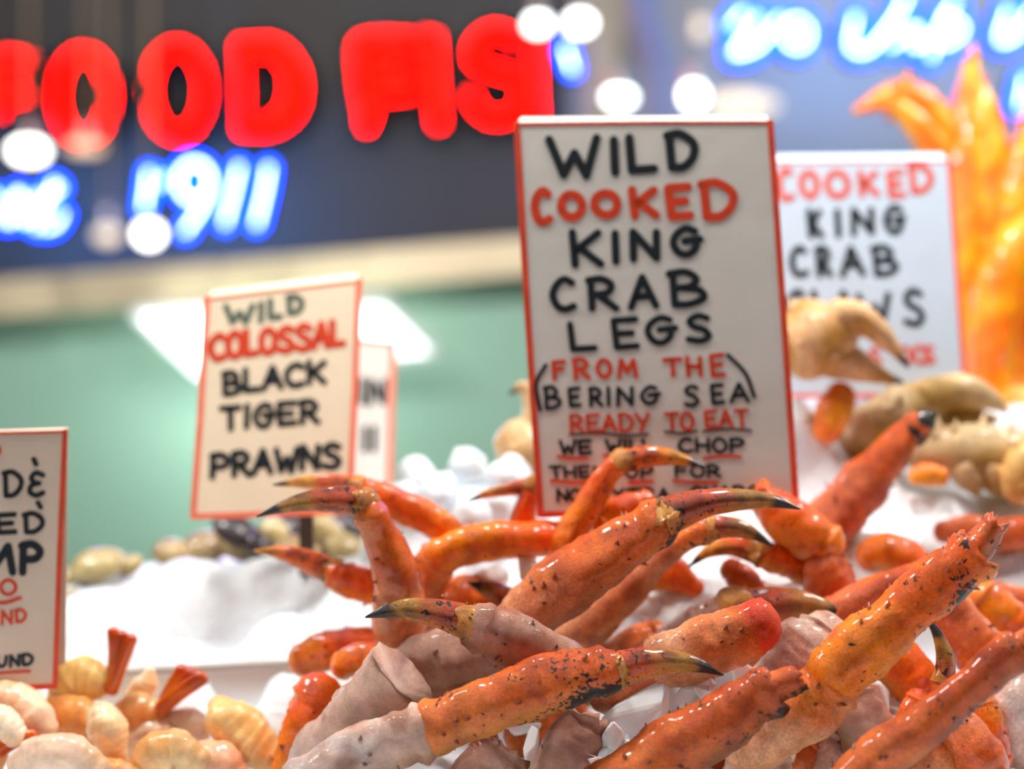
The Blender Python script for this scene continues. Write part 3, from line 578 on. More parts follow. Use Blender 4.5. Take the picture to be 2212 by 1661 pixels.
leg('long orange leg rising right across the sign foot, black claw over the sign',
    ('seg', [(1090, 1375, 1.27, 52), (1170, 1305, 1.255, 62), (1270, 1232, 1.25, 60), (1370, 1165, 1.245, 54), (1432, 1122, 1.24, 46)], dict(pal='pinkorange', spines=26, spk=.75)),
    ('tip', [(1430, 1120, 1.24, 42), (1500, 1092, 1.24, 32), (1580, 1080, 1.24, 24), (1660, 1081, 1.24, 15), (1728, 1099, 1.24, 3)], dict(dark=.74)))
leg('thinner orange leg tucked below the long leg at the sign foot, its claw pointing right',
    ('seg', [(1190, 1430, 1.31, 42), (1250, 1365, 1.305, 50), (1330, 1295, 1.30, 44), (1410, 1220, 1.295, 30), (1480, 1165, 1.285, 24), (1530, 1142, 1.28, 26)], dict(pal='salmon', spines=12, spk=.5)),
    ('tip', [(1525, 1143, 1.28, 26), (1570, 1138, 1.28, 22), (1620, 1150, 1.28, 14), (1670, 1180, 1.28, 4)], dict(dark=.6)))
leg('sharply bent orange leg standing before the sign with its claw pointing right',
    ('seg', [(1205, 1235, 1.315, 28), (1235, 1160, 1.31, 36), (1275, 1085, 1.305, 34), (1315, 1025, 1.30, 28), (1342, 1000, 1.298, 24)], dict(pal='hot', mat=WET, spines=14)),
    ('tip', [(1340, 997, 1.297, 25), (1400, 986, 1.297, 22), (1460, 990, 1.297, 14), (1524, 1008, 1.297, 3)], dict(dark=.74, hot=True)))
leg('orange leg reaching left before the prawns sign, its thin claw highest on the left',
    ('seg', [(1010, 1175, 1.345, 22), (960, 1140, 1.34, 32), (890, 1105, 1.335, 34), (820, 1075, 1.33, 33), (775, 1058, 1.328, 24)], dict(pal='hot', mat=WET, spines=6)),
    ('tip', [(780, 1056, 1.328, 24), (715, 1044, 1.328, 19), (650, 1042, 1.328, 11), (590, 1047, 1.328, 3)], dict(dark=.82, hot=True)))
leg('orange claw pointing left over the smooth ice, lowest claw on the left',
    ('seg', [(850, 1285, 1.345, 28), (800, 1268, 1.34, 38), (745, 1250, 1.335, 34), (715, 1235, 1.335, 28)], dict(pal='hot', mat=WET, spines=4)),
    ('tip', [(725, 1240, 1.335, 28), (670, 1215, 1.335, 24), (610, 1195, 1.335, 15), (548, 1190, 1.335, 4)], dict(dark=.98, hot=True)))
leg('orange knuckle and leg between the tall bent leg and the sign',
    ('seg', [(905, 1340, 1.335, 46), (915, 1270, 1.33, 48), (950, 1200, 1.315, 38)], dict(pal='salmon', mat=WET, spines=4, spk=.05)),
    ('seg', [(945, 1205, 1.312, 38), (1010, 1175, 1.312, 38), (1100, 1165, 1.322, 40), (1190, 1165, 1.34, 38), (1230, 1160, 1.34, 30)], dict(pal='hot', mat=WET, spines=6)))
leg('small orange leg with a greenish claw tip beside the foot of the crab legs sign',
    ('seg', [(1120, 1150, 1.36, 28), (1135, 1100, 1.355, 26), (1150, 1060, 1.352, 20)], dict(pal='hot', mat=WET, spines=2)),
    ('tip', [(1150, 1048, 1.35, 18), (1105, 1056, 1.35, 14), (1055, 1066, 1.35, 9), (1010, 1082, 1.35, 3)], dict(dark=.72, hot=True)))
leg('orange leg pointing left with a short dark tip, behind the frosted brownish leg',
    ('seg', [(985, 1300, 1.36, 30), (1005, 1275, 1.36, 36), (1040, 1300, 1.345, 42), (1080, 1330, 1.345, 30)], dict(pal='hot', mat=WET, spines=10)),
    ('tip', [(1100, 1300, 1.325, 28), (1060, 1275, 1.32, 20), (1010, 1258, 1.32, 4)], dict(dark=.6)))
leg('orange claw curving left in the gap right of centre, above white ice',
    ('seg', [(1770, 1245, 1.335, 30), (1700, 1215, 1.33, 32), (1640, 1192, 1.325, 28)], dict(pal='hot', mat=WET, spines=4)),
    ('tip', [(1640, 1190, 1.325, 28), (1580, 1180, 1.325, 20), (1530, 1192, 1.325, 13), (1486, 1226, 1.325, 3)], dict(dark=.74, hot=True)))
leg('thick bent orange leg standing right of the sign foot',
    ('seg', [(1790, 1185, 1.315, 44), (1740, 1150, 1.318, 50), (1680, 1105, 1.32, 46), (1632, 1062, 1.325, 26)], dict(pal='hot', mat=WET, spines=8, spk=.3, jag=.4)),
    ('seg', [(1770, 1160, 1.315, 30), (1785, 1230, 1.318, 54), (1800, 1300, 1.322, 58), (1805, 1350, 1.33, 44)], dict(pal='red', mat=WET, spines=12)))
leg('blurred pink leg standing against the snowy ice behind the pile, dark end up',
    ('seg', [(1780, 1150, 1.40, 58), (1840, 1080, 1.40, 56), (1890, 1020, 1.40, 46), (1950, 950, 1.40, 36), (1990, 915, 1.40, 28)], dict(pal='red', spines=14, spk=.5)),
    ('tip', [(1972, 935, 1.398, 31), (2000, 908, 1.398, 24), (2026, 890, 1.398, 8)], dict(dark=-.1, name='dark_end')))
leg('rosy leg lying behind the long orange diagonal leg', ('seg', [(1790, 1330, 1.29, 34), (1880, 1285, 1.29, 38), (1960, 1255, 1.295, 34), (2060, 1225, 1.30, 32)], dict(pal='red', spines=12, spk=.6)))
leg('dark red blurred leg lying on the ice at the right edge', ('seg', [(2030, 1150, 1.41, 20), (2090, 1145, 1.41, 30), (2160, 1155, 1.41, 36), (2240, 1150, 1.41, 34)], dict(pal='red', spines=6)))
leg('orange leg arching over the ice below the blurred pink leg', ('seg', [(1870, 1205, 1.37, 30), (1920, 1195, 1.365, 42), (1975, 1225, 1.36, 38), (2020, 1270, 1.355, 28)], dict(pal='hot', mat=WET, spines=3)))
leg('glossy pink leg slanting down behind the long diagonal leg at the right', ('seg', [(2030, 1300, 1.29, 46), (2090, 1370, 1.285, 54), (2130, 1430, 1.28, 52), (2160, 1500, 1.28, 44)], dict(pal='red', mat=WET, spines=8)))
leg('orange leg at the right edge, below the snowy ice', ('seg', [(2110, 1290, 1.335, 42), (2160, 1330, 1.33, 46), (2230, 1390, 1.33, 42)], dict(pal='hot', mat=WET, spines=6)))
leg('reddish leg against the right edge above the bottom corner leg', ('seg', [(2150, 1285, 1.37, 30), (2200, 1300, 1.37, 34), (2260, 1310, 1.37, 34)], dict(pal='red', spines=3)))
leg('slim olive and black claw hanging down in the gap under the long diagonal leg',
    ('seg', [(2030, 1545, 1.215, 26), (2036, 1500, 1.21, 28), (2040, 1465, 1.21, 26)], dict(pal='orange', mat=WET, spines=2)),
    ('tip', [(2040, 1470, 1.21, 27), (2042, 1420, 1.21, 22), (2025, 1370, 1.21, 13), (2000, 1332, 1.21, 3)], dict(dark=.55)))
leg('glossy orange leg knuckle with bright highlights under the long diagonal leg', ('seg', [(1880, 1400, 1.275, 48), (1935, 1435, 1.27, 60), (1985, 1490, 1.27, 54), (2010, 1540, 1.275, 40)], dict(pal='hot', mat=WET, spines=5, spk=.3)))
leg('small orange stub poking up just above the bottom corner leg', ('seg', [(1950, 1600, 1.21, 24), (1965, 1550, 1.205, 30), (1985, 1505, 1.205, 24)], dict(pal='hot', mat=WET, spines=0)))
leg('brownish pink leg segment left of the bottom corner leg', ('seg', [(1930, 1690, 1.225, 50), (1890, 1610, 1.22, 58), (1850, 1545, 1.215, 56), (1830, 1500, 1.22, 46)], dict(pal='brown', mat=FROST, spines=4)))
leg('reddish wet leg running down right of the bottom corner leg', ('seg', [(2030, 1530, 1.22, 36), (2080, 1590, 1.205, 50), (2120, 1650, 1.20, 54), (2150, 1720, 1.20, 48)], dict(pal='red', mat=WET, spines=8)))
leg('orange leg segment standing at the right edge above the corner', ('seg', [(2120, 1520, 1.24, 34), (2135, 1570, 1.235, 40), (2150, 1640, 1.235, 36)], dict(pal='hot', mat=WET, spines=5)))
leg('pink leg end against the right edge, lowest there', ('seg', [(2240, 1470, 1.265, 50), (2190, 1540, 1.26, 60), (2185, 1620, 1.265, 56), (2200, 1700, 1.27, 50)], dict(pal='frost', spines=3)))
leg('pink leg under the bottom corner leg, at the bottom edge', ('seg', [(1985, 1720, 1.21, 52), (2010, 1660, 1.21, 50), (2040, 1600, 1.22, 40)], dict(pal='salmon', mat=WET, spines=4)))
leg('upright orange wet leg segment at the left flank of the pile beside the shrimp',
    ('seg', [(620, 1720, 1.285, 46), (640, 1640, 1.28, 54), (670, 1560, 1.278, 58), (690, 1490, 1.28, 50)], dict(pal='hot', mat=WET, spines=14, spk=.3)))
leg('orange leg lying flat at the left flank, against the smooth ice', ('seg', [(650, 1432, 1.345, 34), (700, 1408, 1.34, 38), (770, 1395, 1.335, 38), (830, 1390, 1.335, 34)], dict(pal='hot', mat=WET, spines=10)))
leg('short glossy orange leg piece wedged behind the frosted segment', ('seg', [(735, 1440, 1.295, 28), (775, 1425, 1.29, 34), (830, 1428, 1.29, 34)], dict(pal='hot', mat=WET, spines=4)))
leg('frosted brown leg segment with ragged edges at the bottom, under the long front leg', ('seg', [(1180, 1730, 1.205, 56), (1210, 1660, 1.205, 62), (1240, 1600, 1.21, 60), (1272, 1545, 1.215, 52)], dict(pal='brown', mat=FROST, spines=4, jag=.28)))
leg('frosted brown leg end at the bottom edge, left of the ragged segment', ('seg', [(1000, 1730, 1.195, 58), (1050, 1670, 1.195, 64), (1095, 1615, 1.20, 54)], dict(pal='brown', mat=FROST, spines=2, jag=.2)))
leg('shaded orange leg behind the ragged frosted segment', ('seg', [(1120, 1600, 1.275, 40), (1170, 1570, 1.275, 44), (1240, 1540, 1.28, 40)], dict(pal='orange', spines=2)))
leg('purplish white open shell piece at the bottom right of centre',
    ('seg', [(1590, 1760, 1.20, 60), (1630, 1680, 1.20, 66), (1655, 1610, 1.20, 58)], dict(pal='frost', mat=FROST, spines=2, jag=.3)), ('meat', [(1600, 1590, 1.215, 40)]))
leg('orange leg at the bottom edge under the broken reddish leg', ('seg', [(1480, 1760, 1.225, 44), (1540, 1690, 1.225, 50), (1590, 1640, 1.23, 40)], dict(pal='rust', spines=4)))
leg('pink leg base between the long sign leg and the red-ended stump', ('seg', [(1300, 1440, 1.325, 44), (1370, 1400, 1.325, 46), (1420, 1370, 1.33, 34)], dict(pal='salmon', spines=2, spk=.1)))
leg('orange wedge of leg lying on ice right of the crossing legs', ('seg', [(1400, 1245, 1.36, 30), (1450, 1240, 1.358, 36), (1505, 1275, 1.355, 20)], dict(pal='hot', mat=WET, spines=1)))
leg('small peach leg end standing in ice under the left-curving claw', ('seg', [(1640, 1300, 1.345, 28), (1610, 1260, 1.345, 34), (1575, 1225, 1.345, 24)], dict(pal='orange', spines=3)))
leg('dark olive leg joint in the shadow right of the red-ended stump', ('seg', [(1610, 1490, 1.285, 30), (1650, 1440, 1.28, 36), (1670, 1395, 1.28, 30)], dict(pal='rust', spines=8)))
leg('orange leg glimpsed behind the foot of the sign', ('seg', [(1300, 1135, 1.312, 24), (1340, 1100, 1.316, 30), (1400, 1085, 1.316, 24)], dict(pal='hot', mat=WET, spines=2)))
leg('yellowish shell hollow at the bottom right, below the long diagonal leg', ('seg', [(1740, 1720, 1.235, 46), (1780, 1650, 1.235, 54), (1810, 1590, 1.24, 46)], dict(pal='brown', spines=3)))
leg('pinkish leg lying deep between the bent leg and the long sign leg', ('seg', [(1040, 1360, 1.345, 30), (1000, 1320, 1.35, 36), (960, 1280, 1.36, 30)], dict(pal='salmon', spines=2)))
leg('dim leg deep under the front of the long front leg', ('seg', [(900, 1520, 1.27, 40), (980, 1500, 1.27, 46), (1060, 1480, 1.275, 40)], dict(pal='brown', mat=FROST, spines=2)))
leg('orange leg under the long diagonal leg where it meets the bottom', ('seg', [(1680, 1700, 1.22, 30), (1720, 1640, 1.225, 34), (1745, 1600, 1.23, 28)], dict(pal='rust', spines=3)))

# ------------------------------------------------------------------ claws and whole crab
def claw_part(rt, name, pts, A, B, mat=SHELL, dark=2, spn=0, disp=.12):
    seed = len(rt.children)*3+NLEG[0]; NLEG[0] += 1
    def cf(p, t, a, d):
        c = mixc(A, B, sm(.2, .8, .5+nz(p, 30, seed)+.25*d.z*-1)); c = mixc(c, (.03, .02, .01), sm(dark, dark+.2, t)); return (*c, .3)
    m = MB(); C, R, fr = sweep(m, px3(pts), n=30, ring=22, colf=cf, dispf=lambda p, t, a: disp*nz(p, 40, seed)+.05*nz(p, 130, seed))
    rnd = random.Random(seed)
    for k in range(spn):
        i = rnd.randrange(1, len(C)-1); a = rnd.uniform(0, 6.28); T, N, Bn = fr[i]; d = N*math.cos(a)+Bn*math.sin(a); h = rnd.uniform(.006, .014)
        base = C[i]+d*R[i]*.95; e2 = d.cross(T); ring = [base+(T*math.cos(j*1.047)+e2*math.sin(j*1.047))*h*.35 for j in range(6)]
        m.add(ring+[base+d*h], [(j, (j+1) % 6, 6) for j in range(6)], [(*A, 0)]*7)
    return m.build(name, mat, rt)
def claw(label, palm, f1, f2, A, B, dark=.75):
    rt = empty('crab_claw', P(*palm[0][:3]), label, 'crab claw', 'cooked crab claws on the ice')
    claw_part(rt, 'palm', palm, A, B, spn=8); claw_part(rt, 'movable_finger', f1, A, B, dark=dark); claw_part(rt, 'fixed_finger', f2, A, B, dark=dark)
CRM = lin((238, 186, 130)); OCH = lin((206, 146, 58)); TAN = lin((222, 190, 140)); OLV = lin((176, 136, 60))
claw('open crab claw pointing right in front of the king crab claws sign', [(1690, 740, 1.46, 60), (1740, 735, 1.46, 88), (1800, 715, 1.46, 70), (1830, 700, 1.46, 46)],
     [(1810, 680, 1.45, 38), (1860, 690, 1.45, 34), (1910, 730, 1.45, 22), (1962, 792, 1.45, 4)], [(1790, 765, 1.46, 48), (1850, 790, 1.46, 34), (1905, 812, 1.46, 18), (1950, 826, 1.46, 4)], CRM, OCH)
claw('curved tan crab claw lying on the ice, below the king crab claws sign', [(1850, 960, 1.50, 50), (1900, 925, 1.49, 64), (1970, 880, 1.49, 56), (2010, 865, 1.49, 44)],
     [(2000, 860, 1.485, 40), (2070, 848, 1.485, 40), (2130, 860, 1.485, 28), (2176, 888, 1.485, 5)], [(2030, 895, 1.495, 36), (2090, 905, 1.495, 34), (2150, 905, 1.495, 10)], TAN, OLV, dark=1.6)
claw('brown crab claw on the snowy ice at the right edge', [(1990, 985, 1.465, 40), (2060, 975, 1.465, 58), (2140, 985, 1.47, 66), (2230, 1000, 1.47, 60)],
     [(2080, 1010, 1.455, 34), (2100, 1040, 1.455, 28), (2110, 1062, 1.455, 12)], [(2140, 1010, 1.455, 34), (2150, 1045, 1.455, 28), (2160, 1066, 1.455, 12)], TAN, OLV, dark=1.6)
claw('pale yellow claw cut by the right edge beside the brown claw', [(2230, 960, 1.44, 30), (2212, 1010, 1.435, 46), (2205, 1060, 1.435, 40)], [(2205, 1050, 1.43, 30), (2195, 1085, 1.43, 8)], [(2225, 1055, 1.43, 30), (2225, 1090, 1.43, 8)], lin((240, 190, 110)), OCH, dark=1.6)
claw('beige claw half hidden behind the left edge of the crab legs sign', [(1180, 1010, 1.47, 50), (1140, 975, 1.465, 64), (1120, 945, 1.465, 54)],
     [(1160, 930, 1.465, 34), (1150, 870, 1.465, 22), (1130, 835, 1.465, 14), (1102, 850, 1.465, 4)], [(1190, 930, 1.47, 30), (1200, 880, 1.47, 18), (1195, 840, 1.47, 6)], TAN, lin((226, 180, 120)), dark=.8)
def piece(label, pts, A, B):
    rt = empty('crab_piece', P(*pts[0][:3]), label, 'crab piece', 'orange crab pieces among the claws'); claw_part(rt, 'shell', pts, A, B, mat=WET)
HOT = lin((255, 122, 0)); YEL = lin((255, 168, 12))
piece('orange crab piece standing in ice right of the sign edge', [(1785, 935, 1.462, 30), (1800, 890, 1.462, 40), (1815, 850, 1.466, 34)], HOT, YEL)
piece('orange shell scrap under the brown claw', [(1975, 1030, 1.44, 18), (2000, 1025, 1.44, 26), (2035, 1030, 1.44, 20)], HOT, YEL)
piece('amber crab piece behind the curved tan claw at the right edge', [(2150, 890, 1.60, 40), (2200, 880, 1.60, 50), (2260, 890, 1.60, 50)], YEL, lin((250, 210, 120)))
rt = empty('king_crab', P(2190, 700, 1.78), 'whole orange king crab propped upright at the right edge, legs raised', 'crab')
claw_part(rt, 'carapace', [(2230, 900, 1.80, 120), (2230, 760, 1.80, 190), (2230, 600, 1.81, 190), (2230, 480, 1.83, 110)], HOT, YEL, mat=WET, spn=90)
for pts in ([(2150, 420, 1.77, 58), (2060, 320, 1.76, 52), (1990, 225, 1.75, 38), (1925, 205, 1.745, 26), (1850, 240, 1.74, 10)],
            [(2120, 470, 1.76, 50), (2040, 350, 1.75, 36), (1980, 270, 1.74, 30), (1920, 225, 1.735, 20), (1856, 236, 1.73, 8)],
            [(2100, 820, 1.74, 56), (2085, 600, 1.74, 66), (2085, 400, 1.75, 62), (2092, 260, 1.76, 44), (2098, 160, 1.76, 22), (2102, 100, 1.76, 5)],
            [(2170, 520, 1.72, 60), (2145, 380, 1.72, 46), (2130, 250, 1.72, 30), (2125, 190, 1.72, 10)],
            [(2190, 560, 1.70, 60), (2210, 400, 1.70, 56), (2230, 300, 1.70, 40), (2240, 200, 1.70, 12)],
            [(2140, 850, 1.68, 44), (2150, 700, 1.68, 56), (2180, 560, 1.68, 56), (2230, 480, 1.69, 46)]):
    claw_part(rt, 'leg', pts, HOT, YEL, mat=WET, spn=16)

# ------------------------------------------------------------------ shrimp
def shrimp(label, pts, tail=None, A=(246, 206, 160), B=(240, 150, 80)):
    NLEG[0] += 1; seed = NLEG[0]; rt = empty('shrimp', P(*pts[0][:3]), label, 'shrimp', 'peeled cooked shrimp in the tray'); A = lin(A); B = lin(B)
    def cf(p, t, a, d):
        k = sm(.2, .9, .42+.8*nz(p, 28, seed)+.22*(((t*6) % 1)-.5)+.25*math.cos(a+seed)); return (*mixc(A, B, k*.75), 0)
    def rf(t): return 1.03-.07*((t*6) % 1)
    m = MB(); sweep(m, px3(pts), n=36, ring=22, rfun=rf, colf=cf, dispf=lambda p, t, a: .20*nz(p, 42, seed)+.07*nz(p, 130, seed)-.16*sm(.6, 1, math.cos(a-seed))); m.build('body', SHRIMP, rt)
    if tail:
        T_ = lin((236, 112, 20))
        for k, off in enumerate((-1, 0, 1)):
            q = [(x+off*20*(i/(len(tail)-1))**1.5, y+off*8*i/(len(tail)-1), d-.004*off, r*.72) for i, (x, y, d, r) in enumerate(tail)]
            m = MB(); sweep(m, px3(q), n=14, ring=12, colf=lambda p, t, a, d: (*mixc(T_, lin((190, 60, 10)), .5+nz(p, 60)), 0), flat=.95); m.build('tail_fan', TAIL, rt)
CREAM = (255, 232, 190); PEACH = (252, 196, 130); PINK = (254, 210, 176); GOLD = (254, 210, 130)
shrimp('shrimp with its brown tail standing straight up beside the sign', [(140, 1510, 1.335, 40), (165, 1470, 1.335, 50), (215, 1475, 1.335, 42), (240, 1480, 1.335, 24)], [(240, 1490, 1.33, 24), (255, 1430, 1.33, 22), (264, 1372, 1.33, 20)], GOLD, (240, 150, 60))
shrimp('shrimp with a red tail fan pointing up right, in front of the tray wall', [(270, 1580, 1.34, 46), (300, 1545, 1.335, 50), (330, 1540, 1.335, 36), (350, 1530, 1.335, 24)], [(350, 1530, 1.33, 24), (380, 1492, 1.33, 26), (415, 1456, 1.33, 26)], PEACH, (240, 130, 50))
shrimp('smooth cream shrimp seen end on, in the middle of the shrimp', [(225, 1545, 1.29, 40), (235, 1575, 1.285, 48), (250, 1620, 1.285, 32), (262, 1645, 1.285, 16)], None, CREAM, (244, 180, 110))
shrimp('plump cream shrimp with a red streak, rightmost one before the tray wall', [(470, 1520, 1.315, 24), (490, 1550, 1.31, 48), (530, 1590, 1.31, 58), (580, 1630, 1.31, 44)], None, (246, 206, 140), (238, 170, 80))
shrimp('pinkish white shrimp arching over the bottom left corner', [(40, 1655, 1.25, 30), (90, 1630, 1.25, 44), (150, 1630, 1.25, 46), (210, 1665, 1.25, 36)], None, (250, 214, 186), PEACH)
shrimp('peach shrimp under the foot of the shrimp sign', [(-20, 1510, 1.30, 40), (40, 1520, 1.295, 46), (80, 1560, 1.29, 42), (90, 1600, 1.29, 28)], None, PINK, (240, 150, 90))
shrimp('whitish shrimp cut by the left edge above a dark tail', [(-30, 1570, 1.27, 36), (0, 1560, 1.265, 38), (35, 1590, 1.265, 28)], None, (250, 226, 196), PEACH)
shrimp('shrimp showing a dark orange tail at the left edge', [(-60, 1660, 1.285, 34), (-20, 1640, 1.28, 34), (0, 1625, 1.275, 24)], [(0, 1620, 1.27, 24), (25, 1595, 1.27, 24), (50, 1580, 1.27, 20)], PEACH, (220, 110, 30))
shrimp('golden shrimp between the peach shrimp and the end-on cream shrimp', [(100, 1560, 1.32, 36), (140, 1545, 1.315, 44), (180, 1560, 1.315, 42), (190, 1610, 1.315, 30)], None, PEACH, (240, 150, 60))
shrimp('golden shrimp at the bottom edge under the end-on cream shrimp', [(300, 1690, 1.28, 40), (330, 1640, 1.275, 52), (380, 1615, 1.275, 50), (430, 1640, 1.275, 36)], None, (246, 206, 150), (240, 160, 70))
shrimp('pinkish shrimp at the bottom edge left of the plump cream shrimp', [(420, 1700, 1.29, 36), (440, 1650, 1.285, 46), (480, 1640, 1.285, 42), (510, 1670, 1.285, 30)], None, (244, 180, 140), (236, 130, 80))
shrimp('peach shrimp lying behind the end-on cream shrimp', [(270, 1640, 1.33, 34), (300, 1600, 1.33, 40), (350, 1590, 1.33, 40), (390, 1580, 1.33, 26)], None, PINK, (240, 160, 100))
shrimp('pale pink shrimp right of the red tail fan, low on the ice', [(370, 1570, 1.335, 30), (400, 1560, 1.335, 34), (440, 1580, 1.33, 28)], None, (248, 216, 200), PINK)
shrimp('shrimp lying along the foot of the tray wall with a small pale tip up', [(290, 1510, 1.345, 26), (315, 1480, 1.345, 28), (325, 1450, 1.345, 12)], None, (250, 220, 180), PEACH)
shrimp('orange shrimp at the bottom edge below the pinkish white one', [(160, 1700, 1.26, 34), (220, 1675, 1.265, 38), (290, 1690, 1.265, 34)], None, PEACH, (236, 120, 30))
shrimp('peach shrimp low in the left corner', [(-40, 1700, 1.25, 40), (20, 1690, 1.25, 36), (70, 1710, 1.25, 30)], None, PEACH, (236, 120, 30))

# ------------------------------------------------------------------ clams and mussels
def clam(label, px, py, d, w_, h_, ang, A, B, cat='clam', nm='clam'):
    c = P(px, py, d); rt = empty(nm, c, label, cat, 'shellfish along the back of the ice'); W = w_/F*d; H = h_/F*d; seed = px
    for sgn in (1, -1):
        V = []; K = []; nr, nt_ = 9, 24
        for i in range(nr+1):
            t = i/nr
            for j in range(nt_):
                a = 2*math.pi*j/nt_; x = W*t*math.cos(a)*(1+.12*math.cos(a)); y = W*.75*t*math.sin(a); z = sgn*(H*.5*math.sqrt(max(0, 1-t*t))+.0008)
                q = Vector((x, y, z)); q.rotate(Matrix.Rotation(math.radians(ang), 3, 'Y') @ Matrix.Rotation(math.radians(35), 3, 'X')); V.append(c+q)
                rg = .5+.5*math.sin(t*26+nz((x, y, z), 60)*2); K.append((*mixc(A, B, rg*.6+.4*nz((x, y, z), 50, seed)), 0))
        m = MB(); m.add(V, [(i*nt_+j, i*nt_+(j+1) % nt_, (i+1)*nt_+(j+1) % nt_, (i+1)*nt_+j) for i in range(nr) for j in range(nt_)], K); m.build('valve', VALVE, rt)
TC = (lin((212, 194, 140)), lin((150, 126, 70))); TD = (lin((70, 62, 66)), lin((30, 26, 34))); TM = (lin((196, 168, 120)), lin((110, 84, 54)))
for lb, px, py, d, w_, h_, a, T in [
    ('largest tan clam just right of the shrimp sign, on the smooth ice', 205, 1222, 1.51, 62, 56, -12, TC), ('small tan clam touching the edge of the shrimp sign', 142, 1250, 1.52, 34, 40, 15, TC),
    ('dark clam low beside the edge of the shrimp sign', 160, 1292, 1.48, 30, 30, 10, TM), ('cream clam right of the largest tan clam', 278, 1222, 1.53, 32, 34, -25, TC),
    ('pinkish clam left of the foot of the prawns sign', 370, 1210, 1.53, 36, 36, 10, TM), ('brown clam under the left foot of the prawns sign', 440, 1198, 1.54, 44, 42, -8, TM),
    ('tan clam under the middle of the prawns sign', 520, 1190, 1.54, 46, 44, 14, TM), ('cream clam right of the black mussel under the prawns sign', 590, 1175, 1.53, 36, 54, 70, TC),
    ('tan clam behind the hooked claw of the tall bent leg', 700, 1165, 1.52, 40, 50, 40, TC), ('speckled clam right of the tall bent leg', 890, 1185, 1.50, 44, 44, -20, TC),
    ('brown clam low behind the orange claw on the left', 640, 1205, 1.51, 46, 36, 5, TM), ('cream clam behind the tall bent leg', 745, 1200, 1.50, 40, 40, 20, TC)]:
    k = 1.3 if 330 < px < 800 else 1.0
    clam(lb, px, py-(16 if k > 1 else 0), d, w_*k, h_*k, a, *T)
for lb, px, py, d, w_, h_, a in [('black mussel under the foot of the prawns sign', 505, 1148, 1.52, 46, 30, 25), ('dark mussel behind the hooked claw of the tall bent leg', 650, 1148, 1.56, 56, 50, -10),
    ('dark mussel just left of the tall bent leg', 760, 1150, 1.56, 50, 50, 20), ('purplish mussel between two clams under the prawns sign', 560, 1188, 1.50, 34, 34, 60)]:
    clam(lb, px, py-6, d, w_*1.2, h_*1.3, a, *TD, cat='mussel', nm='mussel')

# ------------------------------------------------------------------ ice chunks
def chunk(label, px, py, d, r, sharp=False, grp='ice lumps behind the pile', sq=(1, 1, 1), mat=None):
    c = P(px, py, d); R = r/F*d; rnd = random.Random(int(px*7+py)); bm = bmesh.new()
    if sharp:
        for k in range(15):
            v = Vector((rnd.gauss(0, 1), rnd.gauss(0, 1), rnd.gauss(0, 1))).normalized()*R*rnd.uniform(.55, 1.25); bm.verts.new((v.x*sq[0], v.y*sq[1], v.z*sq[2]))
        bmesh.ops.convex_hull(bm, input=bm.verts)
        bmesh.ops.delete(bm, geom=[v for v in bm.verts if not v.link_faces], context='VERTS')
        bmesh.ops.bevel(bm, geom=list(bm.edges), offset=R*.05, segments=1, affect='EDGES')
    else:
        bmesh.ops.create_icosphere(bm, subdivisions=3, radius=R)
        for v in bm.verts:
            p = v.co/R; k = 1+.28*noise.noise(p*1.4+Vector((px*.1, 0, py*.1)))+.10*noise.noise(p*4+Vector((px, 0, 0))); v.co = Vector((v.co.x*k*sq[0], v.co.y*k*sq[1], v.co.z*k*sq[2]))
    me = bpy.data.meshes.new('ice_chunk'); bm.to_mesh(me); bm.free()
    me.polygons.foreach_set('use_smooth', [not sharp]*len(me.polygons)); me.materials.append(mat or (CICE if sharp else ICE))
    o = bpy.data.objects.new('ice_chunk', me); COL.objects.link(o); o.location = c; tagset(o, label, 'ice chunk', grp)
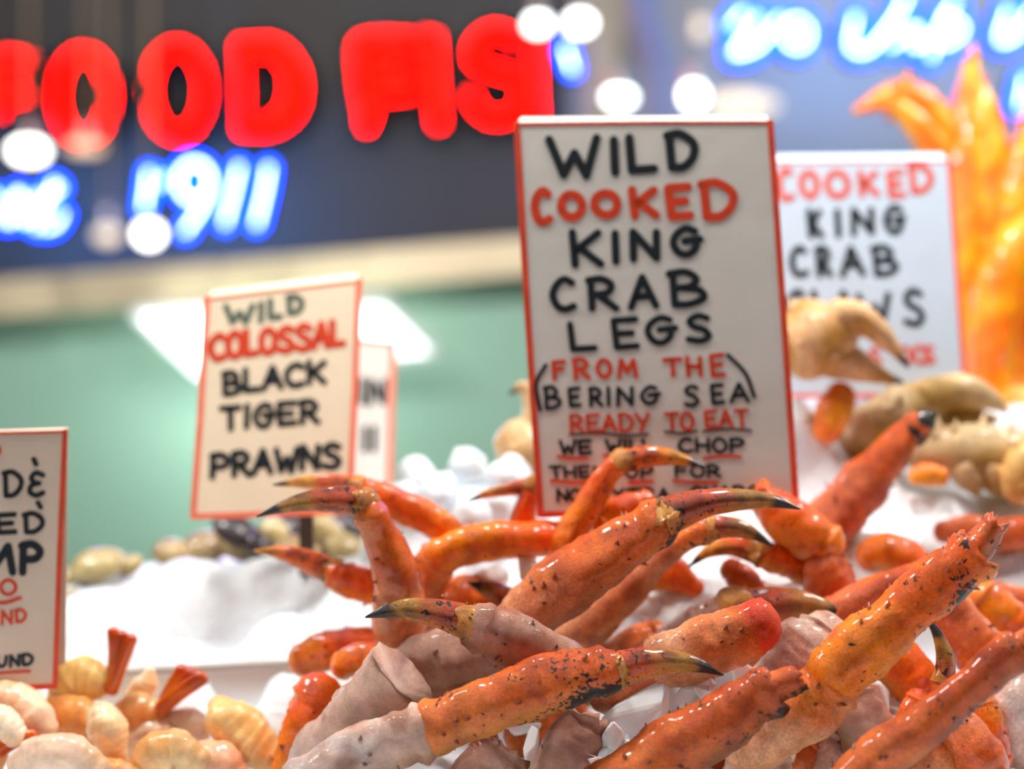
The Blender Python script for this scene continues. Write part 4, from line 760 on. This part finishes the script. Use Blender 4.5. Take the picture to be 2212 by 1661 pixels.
for a in [('rounded ice lump just right of the hidden sign', 900, 1035, 1.50, 46), ('tallest round ice lump between the two big signs', 1008, 1012, 1.50, 42), ('ice lump in front of the two tall lumps between the signs', 950, 1068, 1.47, 50),
          ('ice lump under the small greenish claw tip', 1075, 1095, 1.43, 46), ('ice lump touching the left edge of the crab legs sign', 1100, 1030, 1.44, 48), ('ice lump beside the orange leg reaching left', 1020, 1112, 1.42, 44),
          ('small ice lump left of the tall ones, by the prawns sign', 868, 1075, 1.47, 34)]: chunk(*a)
for lb, px, py, d, r, sq in [('big clear ice slab in front of the red-ended stump', 1400, 1540, 1.215, 90, (1.1, .5, .9)), ('clear ice chunk beside the black claw tip of the front leg', 1500, 1490, 1.225, 60, (1.1, .5, .7)),
    ('ice shard standing left of the broken reddish leg', 1320, 1600, 1.20, 44, (.7, .5, 1.1)), ('small ice splinter at the bottom edge by the ragged frosted segment', 1290, 1645, 1.185, 26, (1.2, .6, .7)),
    ('ice shard between the two frosted brown ends at the bottom', 1150, 1615, 1.225, 44, (.6, .5, 1.2)), ('thin ice shard under the middle of the front leg', 1130, 1570, 1.25, 34, (1.2, .5, .7)),
    ('ice chunk under the plump pink segment', 1610, 1450, 1.26, 40, (.9, .6, .9)), ('ice chunk in the gap above the bottom corner leg', 1900, 1500, 1.25, 46, (.8, .5, 1.2)), ('round-edged ice lump left of the long sign leg', 1150, 1235, 1.33, 44, (.9, .7, 1.1)),
    ('ice lump in the middle of the orange knuckles', 1060, 1240, 1.355, 46, (1.1, .7, .8)), ('ice lump behind the left-curving claw', 1690, 1260, 1.36, 46, (1.2, .7, .7)), ('ice lump in the hollow above the red-ended stump', 1420, 1330, 1.36, 70, (1.3, .6, .8))]:
    chunk(lb, px, py, d, r, True, 'ice pieces among the crab legs', sq, ICE if d > 1.3 else None)

rnd = random.Random(4)
for k in range(26):
    px = 1290+270*rnd.random(); py = 1668-(px-1290)*.62+rnd.uniform(-40, 30)
    chunk('small clear ice shard in the pocket of ice below the front leg black claw tip', px, py, 1.205+rnd.uniform(-.012, .012)+(1661-py)*.00006, rnd.uniform(14, 30), True, 'clear ice shards in the front pocket', (rnd.uniform(.5, 1.3), rnd.uniform(.4, .9), rnd.uniform(.4, 1.2)))
